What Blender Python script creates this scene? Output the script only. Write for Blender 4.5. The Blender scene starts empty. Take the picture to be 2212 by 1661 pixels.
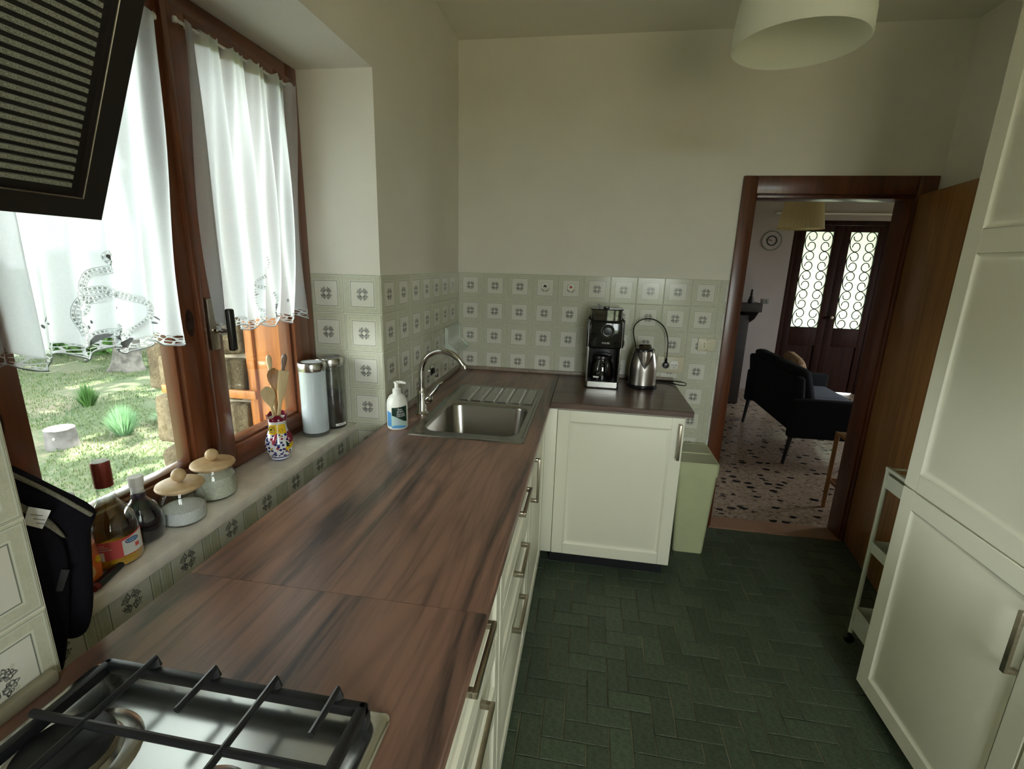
import bpy, bmesh, math, random
from mathutils import Vector, Matrix, noise as mnoise

random.seed(7)
S = bpy.context.scene
COL = S.collection
PI = math.pi

# ------------------------------------------------------------------ camera
W_PX, F_PX = 2212.0, 1035.453
CAM = Vector((0.78862, -2.86147, 1.55785))
RX = Vector((0.98668763, 0.16031587, 0.02731927))
RY = Vector((0.06530447, -0.23673542, -0.96937695))      # image down
RZ = Vector((-0.14893907, 0.95825631, -0.24405325))      # forward
cam_data = bpy.data.cameras.new('camera')
cam_data.sensor_width = 36.0
cam_data.sensor_fit = 'HORIZONTAL'
cam_data.lens = 36.0 * F_PX / W_PX
cam_data.clip_start = 0.02
cam_data.clip_end = 300
cam = bpy.data.objects.new('camera', cam_data)
COL.objects.link(cam)
m3 = Matrix((RX, -RY, -RZ)).transposed()
cam.matrix_world = Matrix.Translation(CAM) @ m3.to_4x4()
S.camera = cam

# ------------------------------------------------------------------ world, sun, exposure
world = bpy.data.worlds.new('sky')
S.world = world
world.use_nodes = True
bg = world.node_tree.nodes['Background']
bg.inputs[0].default_value = (0.94, 0.98, 0.97, 1)
bg.inputs[1].default_value = 6.5
sun_d = bpy.data.lights.new('sun', 'SUN')
sun_d.energy = 18.0
sun_d.angle = 0.012
sun_d.color = (1.0, 0.94, 0.82)
sun = bpy.data.objects.new('sun', sun_d)
COL.objects.link(sun)
sun.rotation_euler = Vector((-0.22, -0.62, -0.95)).to_track_quat('-Z', 'Y').to_euler()

def portal(name, loc, direction, sx, sy):
    d = bpy.data.lights.new(name, 'AREA')
    d.shape = 'RECTANGLE'; d.size = sx; d.size_y = sy
    d.cycles.is_portal = True
    o = bpy.data.objects.new(name, d); COL.objects.link(o)
    o.location = loc
    o.rotation_euler = Vector(direction).to_track_quat('-Z', 'Y').to_euler()
portal('kitchen_window_portal', (-0.95, -1.73, 1.55), (1, 0, 0), 1.3, 1.2)
portal('rear_window_portal', (1.5, -4.45, 1.5), (0, 1, 0), .9, 1.5)
portal('living_window_portal', (6.4, 1.70, 1.38), (-1, 0, 0), 1.0, 1.35)

vs = S.view_settings
vs.view_transform = 'Standard'; vs.look = 'None'; vs.gamma = 1.0
vs.use_curve_mapping = False
vs.exposure = 1.5
S.cycles.use_denoising = True
S.cycles.max_bounces = 12
S.cycles.diffuse_bounces = 7
S.cycles.transparent_max_bounces = 24
S.cycles.sample_clamp_indirect = 8.0
S.cycles.caustics_reflective = False
S.cycles.caustics_refractive = False

# ------------------------------------------------------------------ node helpers
class X:
    """a float socket or number with operators that build Math nodes"""
    def __init__(s, nt, v): s.nt, s.v = nt, v
    def _m(s, op, *a, clamp=False):
        n = s.nt.nodes.new('ShaderNodeMath'); n.operation = op; n.use_clamp = clamp
        for i, q in enumerate((s,) + a):
            q = q.v if isinstance(q, X) else q
            if isinstance(q, (int, float)): n.inputs[i].default_value = q
            else: s.nt.links.new(q, n.inputs[i])
        return X(s.nt, n.outputs[0])
    def __add__(s, o): return s._m('ADD', o)
    def __sub__(s, o): return s._m('SUBTRACT', o)
    def __mul__(s, o): return s._m('MULTIPLY', o)
    def __truediv__(s, o): return s._m('DIVIDE', o)
    def abs(s): return s._m('ABSOLUTE')
    def max(s, o): return s._m('MAXIMUM', o)
    def min(s, o): return s._m('MINIMUM', o)
    def lt(s, o): return s._m('LESS_THAN', o)
    def gt(s, o): return s._m('GREATER_THAN', o)
    def sqrt(s): return s._m('SQRT')
    def fract(s): return s._m('FRACT')
    def sin(s): return s._m('SINE')
    def pow(s, o): return s._m('POWER', o)
    def sat(s): return s._m('ADD', 0.0, clamp=True)
    def inv(s): return X(s.nt, 1.0)._m('SUBTRACT', s)
    def near(s, c, w): return (s - c).abs().lt(w)
def hyp(a, b): return (a * a + b * b).sqrt()

class Mat:
    def __init__(s, name):
        s.m = bpy.data.materials.new(name); s.m.use_nodes = True
        s.nt = s.m.node_tree; s.N = s.nt.nodes; s.L = s.nt.links
        s.b = s.N['Principled BSDF']; s.out = s.N['Material Output']
    def node(s, t, **k):
        n = s.N.new('ShaderNode' + t)
        for a, b in k.items(): setattr(n, a, b)
        return n
    def coord(s, kind='Object', scale=(1, 1, 1), rot=(0, 0, 0)):
        t = s.node('TexCoord'); mp = s.node('Mapping')
        mp.inputs['Scale'].default_value = scale; mp.inputs['Rotation'].default_value = rot
        s.L.new(t.outputs[kind], mp.inputs[0]); return mp.outputs[0]
    def xyz(s, vec):
        n = s.node('SeparateXYZ'); s.L.new(vec, n.inputs[0])
        return [X(s.nt, n.outputs[i]) for i in range(3)]
    def noise(s, vec, scale=5, detail=3, rough=.5, dist=0):
        n = s.node('TexNoise'); n.inputs['Scale'].default_value = scale; n.inputs['Detail'].default_value = detail
        n.inputs['Roughness'].default_value = rough; n.inputs['Distortion'].default_value = dist
        s.L.new(vec, n.inputs['Vector']); return X(s.nt, n.outputs['Fac'])
    def voro(s, vec, scale=5, feature='F1', rnd=1.0, out='Distance'):
        n = s.node('TexVoronoi'); n.feature = feature; n.inputs['Scale'].default_value = scale
        n.inputs['Randomness'].default_value = rnd
        s.L.new(vec, n.inputs['Vector']); return n.outputs[out]
    def ramp(s, fac, stops):
        n = s.node('ValToRGB'); r = n.color_ramp
        while len(r.elements) < len(stops): r.elements.new(0.5)
        for e, (p, c) in zip(r.elements, stops): e.position = p; e.color = (*c, 1)
        s.L.new(fac.v if isinstance(fac, X) else fac, n.inputs[0]); return n.outputs[0]
    def mix(s, fac, a, b):
        n = s.node('Mix', data_type='RGBA')
        for q, i in ((fac, 0), (a, 6), (b, 7)):
            q = q.v if isinstance(q, X) else q
            if isinstance(q, (int, float)): n.inputs[i].default_value = q
            elif isinstance(q, tuple): n.inputs[i].default_value = (*q, 1)
            else: s.L.new(q, n.inputs[i])
        return n.outputs[2]
    def set(s, **k):
        names = dict(base='Base Color', rough='Roughness', metal='Metallic', spec='Specular IOR Level', ior='IOR',
                     trans='Transmission Weight', alpha='Alpha', coat='Coat Weight', crough='Coat Roughness', sheen='Sheen Weight')
        for a, v in k.items():
            i = s.b.inputs[names[a]]
            v = v.v if isinstance(v, X) else v
            if isinstance(v, tuple): i.default_value = (*v, 1)
            elif isinstance(v, (int, float)): i.default_value = v
            else: s.L.new(v, i)
        return s
    def bump(s, h, strength=.3, dist=.002):
        n = s.node('Bump'); n.inputs['Strength'].default_value = strength; n.inputs['Distance'].default_value = dist
        s.L.new(h.v if isinstance(h, X) else h, n.inputs['Height']); s.L.new(n.outputs[0], s.b.inputs['Normal']); return s

def plain(name, base, rough=.5, metal=0.0, spec=.5, var=.06, vscale=14, bump=0.0, bscale=120, **k):
    m = Mat(name); v = m.coord()
    n = m.noise(v, vscale, 3)
    lo = tuple(max(0, c * (1 - var)) for c in base); hi = tuple(min(1, c * (1 + var)) for c in base)
    m.set(base=m.ramp(n, [(.3, lo), (.7, hi)]), rough=rough, metal=metal, spec=spec, **k)
    if bump: m.bump(m.noise(v, bscale, 4), bump, .002)
    return m.m

def wood(name, light, dark, axis='z', scale=18, stretch=14, rough=.4, coat=0.0, knots=False, contrast=(.35, .65), fine=.25, spec=.5):
    m = Mat(name)
    sc = {'x': (1 / stretch, 1, 1), 'y': (1, 1 / stretch, 1), 'z': (1, 1, 1 / stretch)}[axis]
    v = m.coord(scale=sc)
    a = m.noise(v, scale, 5, .55, 1.2)
    b = m.noise(v, scale * 5, 3, .6, .2)
    f = (a * (1 - fine) + b * fine)
    c = m.ramp(f, [(contrast[0], dark), (contrast[1], light)])
    if knots:
        d = X(m.nt, m.voro(m.coord(scale={'x': (.4, 1, 1), 'y': (1, .4, 1), 'z': (1, 1, .4)}[axis]), 7))
        c = m.mix(d.lt(.11), c, tuple(q * .3 for q in dark))
    m.set(base=c, rough=rough, coat=coat, crough=.15, spec=spec)
    m.bump(b, .12, .001)
    return m.m

def glassy(name, tint=(1, 1, 1), gloss=.08, rough=.02, power=4.0):
    """thin clear pane or vessel wall: see-through with a reflection that grows at grazing angles"""
    m = Mat(name); m.N.remove(m.b)
    t = m.node('BsdfTransparent'); t.inputs[0].default_value = (*tint, 1)
    g = m.node('BsdfGlossy'); g.inputs['Roughness'].default_value = rough
    lw = m.node('LayerWeight'); lw.inputs[0].default_value = .5
    f = X(m.nt, lw.outputs['Facing']).pow(power) * (0.75 - gloss) + gloss
    mx = m.node('MixShader'); m.L.new(f.v, mx.inputs[0]); m.L.new(t.outputs[0], mx.inputs[1]); m.L.new(g.outputs[0], mx.inputs[2])
    m.L.new(mx.outputs[0], m.out.inputs[0]); return m.m

# ------------------------------------------------------------------ mesh helpers
def V(*a): return Vector(a)
class MB:
    """bmesh builder; coordinates are in the frame of the thing the mesh belongs to, plus org"""
    def __init__(s): s.bm = bmesh.new(); s.uv = None
    def poly(s, pts): return s.bm.faces.new([s.bm.verts.new(p) for p in pts])
    def box(s, x0, x1, y0, y1, z0, z1, bevel=0.0, seg=2, mat=None):
        vs_ = [s.bm.verts.new((x, y, z)) for x in (x0, x1) for y in (y0, y1) for z in (z0, z1)]
        if mat is not None:
            for q in vs_: q.co = mat @ q.co
        fs = [(0, 1, 3, 2), (4, 6, 7, 5), (0, 4, 5, 1), (2, 3, 7, 6), (0, 2, 6, 4), (1, 5, 7, 3)]
        f = [s.bm.faces.new([vs_[i] for i in q]) for q in fs]
        if bevel:
            es = list({e for q in f for e in q.edges})
            bmesh.ops.bevel(s.bm, geom=es, offset=bevel, segments=seg, profile=.5, affect='EDGES')
        return s
    def lathe(s, prof, c=(0, 0, 0), n=32, mat=None, cap0=True, cap1=True, sx=1.0, sy=1.0):
        rings = []
        for r, z in prof:
            if r < 1e-6:
                q = V(c[0], c[1], c[2] + z); rings.append([s.bm.verts.new(mat @ q if mat else q)])
            else:
                ring = []
                for i in range(n):
                    a = 2 * PI * i / n
                    q = V(c[0] + sx * r * math.cos(a), c[1] + sy * r * math.sin(a), c[2] + z)
                    ring.append(s.bm.verts.new(mat @ q if mat else q))
                rings.append(ring)
        for a, b in zip(rings, rings[1:]):
            if len(a) == 1 and len(b) == 1: continue
            for i in range(n):
                j = (i + 1) % n
                if len(a) == 1: s.bm.faces.new((a[0], b[i], b[j]))
                elif len(b) == 1: s.bm.faces.new((a[i], b[0], a[j]))
                else: s.bm.faces.new((a[i], b[i], b[j], a[j]))
        if cap0 and len(rings[0]) > 1: s.bm.faces.new(rings[0])
        if cap1 and len(rings[-1]) > 1: s.bm.faces.new(list(reversed(rings[-1])))
        return s
    def tube(s, pts, r, n=8, closed=False, flat=None):
        pts = [V(*p) for p in pts]; k = len(pts)
        rs = r if isinstance(r, (list, tuple)) else [r] * k
        up = V(0, 0, 1); rings = []; prev = None
        for i, p in enumerate(pts):
            a = pts[(i - 1) % k] if (closed or i) else p
            b = pts[(i + 1) % k] if (closed or i < k - 1) else p
            t = (b - a).normalized()
            if prev is None:
                ref = up if abs(t.z) < .9 else V(1, 0, 0)
                u = t.cross(ref).normalized()
            else:
                u = (prev - t * prev.dot(t)).normalized()
            prev = u; w = t.cross(u)
            ring = []
            for q in range(n):
                an = 2 * PI * q / n
                ring.append(s.bm.verts.new(p + (u * math.cos(an) + w * math.sin(an) * (flat or 1)) * rs[i]))
            rings.append(ring)
        pairs = list(zip(rings, rings[1:])) + ([(rings[-1], rings[0])] if closed else [])
        for a, b in pairs:
            for q in range(n):
                s.bm.faces.new((a[q], a[(q + 1) % n], b[(q + 1) % n], b[q]))
        if not closed:
            s.bm.faces.new(list(reversed(rings[0]))); s.bm.faces.new(rings[-1])
        return s
    def prism(s, pts, vec):
        vec = V(*vec); a = [s.bm.verts.new(p) for p in pts]; b = [s.bm.verts.new(V(*p) + vec) for p in pts]
        n = len(a)
        s.bm.faces.new(a); s.bm.faces.new(list(reversed(b)))
        for i in range(n): s.bm.faces.new((a[i], b[i], b[(i + 1) % n], a[(i + 1) % n]))
        return s
    def grid(s, fn, nu, nv, uv=False):
        vs_ = [[s.bm.verts.new(fn(i / nu, j / nv)) for j in range(nv + 1)] for i in range(nu + 1)]
        lay = s.bm.loops.layers.uv.verify() if uv else None
        for i in range(nu):
            for j in range(nv):
                f = s.bm.faces.new((vs_[i][j], vs_[i + 1][j], vs_[i + 1][j + 1], vs_[i][j + 1]))
                if uv:
                    for l, (a, b) in zip(f.loops, ((i, j), (i + 1, j), (i + 1, j + 1), (i, j + 1))): l[lay].uv = (a / nu, b / nv)
        return s
    def ribbon(s, pts, nrm, w, ulen):
        """flat strip along pts, uv u = length / ulen, v across"""
        lay = s.bm.loops.layers.uv.verify(); pts = [V(*p) for p in pts]; nrm = V(*nrm); L = 0; row = []
        for i, p in enumerate(pts):
            t = (pts[min(i + 1, len(pts) - 1)] - pts[max(i - 1, 0)]).normalized(); q = t.cross(nrm).normalized() * w / 2
            if i: L += (p - pts[i - 1]).length
            row.append((s.bm.verts.new(p - q), s.bm.verts.new(p + q), L / ulen))
        for a, b in zip(row, row[1:]):
            f = s.bm.faces.new((a[0], a[1], b[1], b[0]))
            for l, c in zip(f.loops, ((a[2], 0), (a[2], 1), (b[2], 1), (b[2], 0))): l[lay].uv = c
        return s
    def puffy(s, outline, o, ax, ay, thick, bulge=.6):
        """padded flat shape: outline in (a,b) -> o + ax*a + ay*b, thick along ax x ay"""
        o, ax, ay = V(*o), V(*ax), V(*ay); nn = ax.cross(ay).normalized()
        k = len(outline); cx = sum(p[0] for p in outline) / k; cy = sum(p[1] for p in outline) / k
        def ring(sc, d): return [s.bm.verts.new(o + ax * (cx + (p[0] - cx) * sc) + ay * (cy + (p[1] - cy) * sc) + nn * d) for p in outline]
        rr = []
        for sc, d in ((.35, -.5), (.7, -.44), (.92, -.3), (1, 0), (.92, .3), (.7, .44), (.35, .5)): rr.append(ring(sc, d * thick))
        for a, b in zip(rr, rr[1:]):
            for i in range(k): s.bm.faces.new((a[i], a[(i + 1) % k], b[(i + 1) % k], b[i]))
        s.bm.faces.new(list(reversed(rr[0]))); s.bm.faces.new(rr[-1]); return s
    def done(s, name, mat, parent=None, org=None, smooth=True, angle=38, kind=None, normals=True):
        bm = s.bm
        if normals: bmesh.ops.recalc_face_normals(bm, faces=bm.faces[:])
        if org is None and parent is not None:
            r = parent
            while r.parent: r = r.parent
            org = r.get('_org')
            org = V(*org) if org is not None else None
        if org is not None and V(*org).length > 0: bmesh.ops.translate(bm, vec=-V(*org), verts=bm.verts[:])
        if smooth:
            for f in bm.faces: f.smooth = True
            lim = math.radians(angle)
            for e in bm.edges:
                if len(e.link_faces) == 2 and e.calc_face_angle(0) > lim: e.smooth = False
        me = bpy.data.meshes.new(name); bm.to_mesh(me); bm.free()
        me.materials.append(mat)
        o = bpy.data.objects.new(name, me); COL.objects.link(o)
        if parent: o.parent = parent
        elif org is not None: o.location = org
        if kind: o['kind'] = kind
        return o

def tag(o, label, cat, group=None, kind=None):
    o['label'] = label; o['category'] = cat
    if group: o['group'] = group
    if kind: o['kind'] = kind
    return o
def thing(name, label, cat, loc=(0, 0, 0), rz=0.0, group=None, local=False):
    """Empty at the thing's base; with local=True its parts are given in its own frame, else in world coordinates (rz = 0)"""
    o = bpy.data.objects.new(name, None); COL.objects.link(o); o.empty_display_size = .05
    o.location = loc; o.rotation_euler = (0, 0, rz)
    if not local: o['_org'] = tuple(loc)
    return tag(o, label, cat, group)
def struct_empty(name):
    o = bpy.data.objects.new(name, None); COL.objects.link(o); o['kind'] = 'structure'; return o
def copy_tree(o, parent=None):
    c = o.copy(); COL.objects.link(c); c.parent = parent
    for ch in list(o.children): copy_tree(ch, c)
    return c
def text_mesh(body, size, name, mat, parent, place, extrude=.0003):
    """lettering as a mesh; place maps (x right, y up, z out) of the text to the parent's frame"""
    cu = bpy.data.curves.new('t', 'FONT'); cu.body = body; cu.size = size; cu.align_x = 'CENTER'; cu.align_y = 'CENTER'
    cu.extrude = extrude; cu.resolution_u = 3
    t = bpy.data.objects.new('t', cu); COL.objects.link(t)
    bpy.context.view_layer.update()
    me = bpy.data.meshes.new_from_object(t.evaluated_get(bpy.context.evaluated_depsgraph_get()))
    bpy.data.objects.remove(t); bpy.data.curves.remove(cu)
    for v in me.vertices: v.co = place(v.co)
    me.name = name; me.materials.clear(); me.materials.append(mat)
    o = bpy.data.objects.new(name, me); COL.objects.link(o); o.parent = parent
    return o
def arc(cx, cy, r, a0, a1, n=12): return [(cx + r * math.cos(a0 + (a1 - a0) * i / n), cy + r * math.sin(a0 + (a1 - a0) * i / n)) for i in range(n + 1)]
def rrect(x0, x1, y0, y1, r, n=6):
    out = []
    for cx, cy, a in ((x1 - r, y1 - r, 0), (x0 + r, y1 - r, PI / 2), (x0 + r, y0 + r, PI), (x1 - r, y0 + r, 1.5 * PI)): out += arc(cx, cy, r, a, a + PI / 2, n)
    return out
def spline(pts, n=6):
    """Catmull-Rom through pts"""
    P = [V(*p) if len(p) == 3 else V(p[0], p[1], 0) for p in pts]; out = []
    for i in range(len(P) - 1):
        a, b, c, d = P[max(i - 1, 0)], P[i], P[i + 1], P[min(i + 2, len(P) - 1)]
        for k in range(n):
            t = k / n
            out.append(.5 * ((2 * b) + (c - a) * t + (2 * a - 5 * b + 4 * c - d) * t * t + (3 * b - a - 3 * c + d) * t ** 3))
    out.append(P[-1]); return out

# ------------------------------------------------------------------ materials
M = {}
M['plaster'] = plain('white_plaster', (.74, .72, .64), .85, var=.03, vscale=3, bump=.08, bscale=60, spec=.2)
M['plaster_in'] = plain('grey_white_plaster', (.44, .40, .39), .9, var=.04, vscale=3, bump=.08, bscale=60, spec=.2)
M['ceiling'] = plain('ceiling_paint', (.78, .77, .67), .9, var=.02, vscale=2, spec=.2)
def tile_mat():
    m = Mat('printed_wall_tile'); v = m.coord(); x, y, _ = m.xyz(v)
    u, w = x * (1 / .15), y * (1 / .15); a, b = u.abs(), w.abs(); mx = a.max(b)
    r = hyp(a, b); p, q = a.max(b), a.min(b)
    n = m.noise(v, 90, 4, .7); n2 = m.noise(v, 700, 2)
    border = m.ramp(n * .6 + n2 * .4, [(.35, (.48, .49, .37)), (.65, (.61, .61, .48))])
    ln = ((a * 160).sin().gt(.55)) * a.gt(b) * .06
    border = m.mix(ln * mx.gt(.36), border, (.36, .39, .30))
    c = m.mix(mx.lt(.318), border, (.68, .67, .59))
    c = m.mix(mx.near(.318, .006), c, (.20, .22, .18))
    c = m.mix(mx.near(.338, .008), c, (.66, .68, .58))
    c = m.mix(mx.near(.452, .006), c, (.62, .64, .55))
    c = m.mix(mx.near(.468, .004), c, (.36, .39, .31))
    ring = lambda cx, cy, rad, wd: hyp(p - cx, q - cy).near(rad, wd)
    f = ring(.088, .038, .024, .008).max(ring(.128, .050, .016, .007)).max(ring(.062, .030, .016, .007)).max(ring(.112, .082, .014, .006))
    f = f.max(hyp(p - .148, q - .045).lt(.011)).max(ring(.07, .065, .014, .006)) * r.gt(.05)
    c = m.mix(hyp(p - .125, q - .125).lt(.022) * .45, c, (.40, .46, .32))
    c = m.mix(f * (m.noise(v, 260, 2) * 1.7).sat(), c, (.05, .055, .055))
    m.set(base=c, rough=.14, spec=.32)
    m.bump(m.noise(v, 35, 2), .05, .002)
    return m.m
M['tile'] = tile_mat()
M['grout'] = plain('cement_grout', (.50, .48, .40), .9, var=.1)
def slate_mat():
    m = Mat('dark_green_slate'); v = m.coord(); g = m.node('ObjectInfo')
    n = m.noise(v, 60, 6, .75); n2 = m.noise(v, 330, 3, .7)
    c = m.ramp(n * .35 + n2 * .65, [(.34, (.020, .031, .019)), (.52, (.065, .092, .060)), (.72, (.21, .23, .145))])
    k = m.node('HueSaturation'); m.L.new(c, k.inputs['Color'])
    val = X(m.nt, g.outputs['Random']) * .35 + .85; m.L.new(val.v, k.inputs['Value'])
    m.set(base=k.outputs[0], rough=.48, spec=.4); m.bump(n2 * .5 + n * .5, .5, .002); return m.m
M['slate'] = slate_mat()
M['slate_grout'] = plain('ochre_floor_grout', (.15, .13, .075), .95, var=.7, vscale=7)
def terrazzo_mat():
    m = Mat('terrazzo'); v = m.coord()
    sk = m.coord(scale=(1, 1.6, 1)); nn = m.node('TexNoise'); nn.inputs['Scale'].default_value = 26; m.L.new(sk, nn.inputs['Vector'])
    ad = m.node('VectorMath', operation='MULTIPLY_ADD'); m.L.new(nn.outputs['Color'], ad.inputs[0]); ad.inputs[1].default_value = (.03, .03, 0); m.L.new(sk, ad.inputs[2])
    d1 = X(m.nt, m.voro(ad.outputs[0], 13)); rc = X(m.nt, m.xyz(m.voro(ad.outputs[0], 13, out='Color'))[0].v)
    d2 = X(m.nt, m.voro(ad.outputs[0], 34)); rc2 = X(m.nt, m.xyz(m.voro(ad.outputs[0], 34, out='Color'))[1].v)
    base = m.ramp(m.noise(v, 30, 4), [(.3, (.30, .22, .16)), (.7, (.46, .37, .30))])
    c = m.mix(d2.lt(.4) * rc2.gt(.4), base, (.50, .40, .33))
    c = m.mix(d2.lt(.36) * rc2.lt(.22), c, (.13, .10, .08))
    c = m.mix(d1.lt(rc * .3 + .12) * rc.gt(.62), c, (.018, .016, .016))
    m.set(base=c, rough=.22, spec=.5); return m.m
M['terrazzo'] = terrazzo_mat()
M['threshold'] = plain('sandstone_threshold', (.34, .20, .13), .5)
def walnut(name, axis, light, mid, dark):
    m = Mat(name); st_ = {'x': (.07, 1, 1), 'y': (1, .07, 1)}[axis]
    v = m.coord(scale=st_); v2 = m.coord(scale={'x': (.12, 1, 1), 'y': (1, .12, 1)}[axis])
    a = m.noise(v, 13, 5, .55, 1.0); b = m.noise(v, 90, 3, .6); w = m.noise(v2, 5.5, 2, .4, .4)
    c = m.ramp(a * .78 + b * .22, [(.37, dark), (.46, mid), (.57, light)])
    ln = ((w * 95).sin() * .5 + .5).pow(5.0) * (m.noise(v2, 9, 2) * 2.4 - .75).sat()
    c = m.mix(ln * .38, c, dark)
    m.set(base=c, rough=.30, spec=.85); m.bump(b, .08, .001); return m.m
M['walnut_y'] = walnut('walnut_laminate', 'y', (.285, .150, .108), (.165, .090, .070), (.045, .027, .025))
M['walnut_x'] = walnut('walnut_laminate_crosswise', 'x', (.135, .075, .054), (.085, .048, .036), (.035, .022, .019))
M['upstand'] = wood('dark_wood_upstand', (.34, .28, .22), (.20, .16, .125), 'y', 15, 12, .35)
M['upstand_l'] = plain('beige_upstand', (.33, .30, .22), .4)
M['cab'] = plain('cream_lacquer', (.82, .80, .66), .38, var=.012, vscale=2, spec=.4)
M['nickel'] = plain('brushed_nickel', (.42, .37, .29), .32, metal=1.0, var=.1, vscale=80)
def steel(name, base, rough, axis=(1, 1, 1)):
    m = Mat(name); v = m.coord(scale=axis); n = m.noise(v, 12, 3, .5)
    m.set(base=base, metal=1.0, rough=n * .05 + rough); return m.m
M['steel'] = steel('stainless_steel', (.46, .45, .42), .20)
M['steel_b'] = steel('brushed_steel', (.50, .47, .44), .26, (1, 1, .02))
M['chrome'] = plain('chrome', (.62, .61, .58), .08, metal=1.0, var=.02)
M['black'] = plain('black_plastic', (.008, .008, .008), .22, spec=.5)
M['black_m'] = plain('matt_black_iron', (.012, .012, .014), .45, spec=.4)
M['blackgl'] = plain('glossy_black', (.004, .004, .004), .08)
M['hoodblk'] = plain('dark_brown_enamel', (.010, .007, .005), .35)
M['white_pl'] = plain('white_plastic', (.78, .78, .72), .35, var=.02)
M['ivory'] = plain('ivory_plastic', (.62, .58, .42), .4, var=.03)
M['bin'] = plain('pale_green_plastic', (.50, .54, .32), .42, var=.03)
M['bin_lid'] = plain('grey_green_lid', (.42, .44, .31), .42, var=.03)
M['white_metal'] = plain('white_powder_coat', (.62, .64, .54), .4, var=.03)
M['win'] = wood('varnished_wood_backlit', (.20, .062, .022), (.085, .024, .010), 'z', 16, 16, .3, coat=.35, knots=True)  # this and the rail: backlit darkness put into the colour
M['win_y'] = wood('varnished_rail_backlit', (.20, .062, .022), (.085, .024, .010), 'y', 16, 16, .3, coat=.35, knots=True)
M['wood_lit'] = wood('varnished_wood_lit', (.56, .22, .055), (.33, .105, .022), 'z', 15, 12, .45, contrast=(.4, .6))  # same varnish as the window wood, outdoor light put into the colour
M['doorwood'] = wood('brown_veneer', (.38, .19, .058), (.20, .085, .022), 'z', 22, 20, .30, coat=.3)
M['frame'] = wood('mahogany_frame', (.14, .040, .012), (.06, .016, .006), 'z', 22, 16, .35, coat=.2)
M['entry'] = wood('dark_mahogany', (.035, .010, .006), (.015, .005, .003), 'z', 20, 16, .6, spec=.15)
M['mantel'] = wood('blackened_wood', (.02, .010, .008), (.008, .005, .004), 'x', 20, 12, .5)
M['sill'] = plain('travertine_sill', (.76, .71, .64), .45, var=.10, vscale=25)
M['lightwood'] = wood('pale_beech', (.62, .45, .26), (.45, .30, .15), 'z', 18, 14, .5)
M['spoonwood'] = wood('spoon_wood', (.74, .60, .36), (.58, .43, .22), 'z', 22, 14, .5)
M['darkspoon'] = wood('dark_spoon_wood', (.22, .14, .10), (.10, .06, .045), 'z', 22, 14, .5)
M['rattan'] = wood('bamboo', (.40, .22, .08), (.22, .10, .03), 'z', 30, 8, .45)
M['sofa'] = plain('charcoal_fabric', (.016, .018, .024), .95, var=.2, vscale=200, bump=.3, bscale=500, spec=.2)
M['sofa_seat'] = plain('grey_blue_fabric', (.10, .12, .17), .9, var=.15, vscale=200)
M['cushion'] = plain('patterned_cushion', (.42, .28, .18), .9, var=.5, vscale=55)
M['mitt'] = plain('black_quilted_cloth', (.006, .005, .008), .95, var=.3, vscale=300, bump=.4, bscale=700, spec=.15)
M['lining'] = plain('grey_lining', (.16, .15, .11), .95, var=.3, vscale=300)
M['label_w'] = plain('white_paper', (.74, .74, .72), .7, var=.02)
M['print_g'] = plain('grey_print', (.25, .25, .25), .8)
M['pane'] = glassy('window_glass', (.97, .99, .98), .04)
M['vessel'] = glassy('clear_glass', (.93, .95, .94), .06, .03, 2.5)
M['vessel_g'] = glassy('greenish_glass', (.92, .96, .95), .07, .03, 1.6)
M['smoke'] = glassy('smoked_plastic', (.30, .27, .20), .08, .06, 2.5)
def frosted(name, col, back):
    m = Mat(name); m.set(base=col, rough=.6)
    t = m.node('BsdfTranslucent'); t.inputs[0].default_value = (*col, 1)
    mx = m.node('MixShader'); mx.inputs[0].default_value = back
    m.L.new(m.b.outputs[0], mx.inputs[1]); m.L.new(t.outputs[0], mx.inputs[2]); m.L.new(mx.outputs[0], m.out.inputs[0]); return m.m
M['frost'] = frosted('frosted_white_glass', (.80, .84, .88), .35)
M['shade'] = frosted('white_opal_shade', (.86, .87, .78), .5)
M['shade2'] = frosted('pleated_beige_shade', (.78, .68, .40), .45)
def cloth():
    m = Mat('white_linen_curtain'); m.N.remove(m.b); v = m.coord()
    x, y, z = m.xyz(v); wv = m.noise(m.coord(scale=(1, 1, 12)), 150, 2, .5) * .5 + m.noise(m.coord(scale=(1, 12, 1)), 150, 2, .5) * .5
    c = m.ramp(wv, [(.30, (.80, .84, .89)), (.70, (.90, .93, .97))])
    d = m.node('BsdfDiffuse'); t = m.node('BsdfTranslucent'); tr = m.node('BsdfTransparent')
    m.L.new(c, d.inputs[0]); m.L.new(c, t.inputs[0])
    a = m.node('MixShader'); a.inputs[0].default_value = .80; m.L.new(d.outputs[0], a.inputs[1]); m.L.new(t.outputs[0], a.inputs[2])
    b = m.node('MixShader'); b.inputs[0].default_value = .012; m.L.new(a.outputs[0], b.inputs[1]); m.L.new(tr.outputs[0], b.inputs[2])
    m.L.new(b.outputs[0], m.out.inputs[0]); return m.m
M['curtain'] = cloth()
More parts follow.
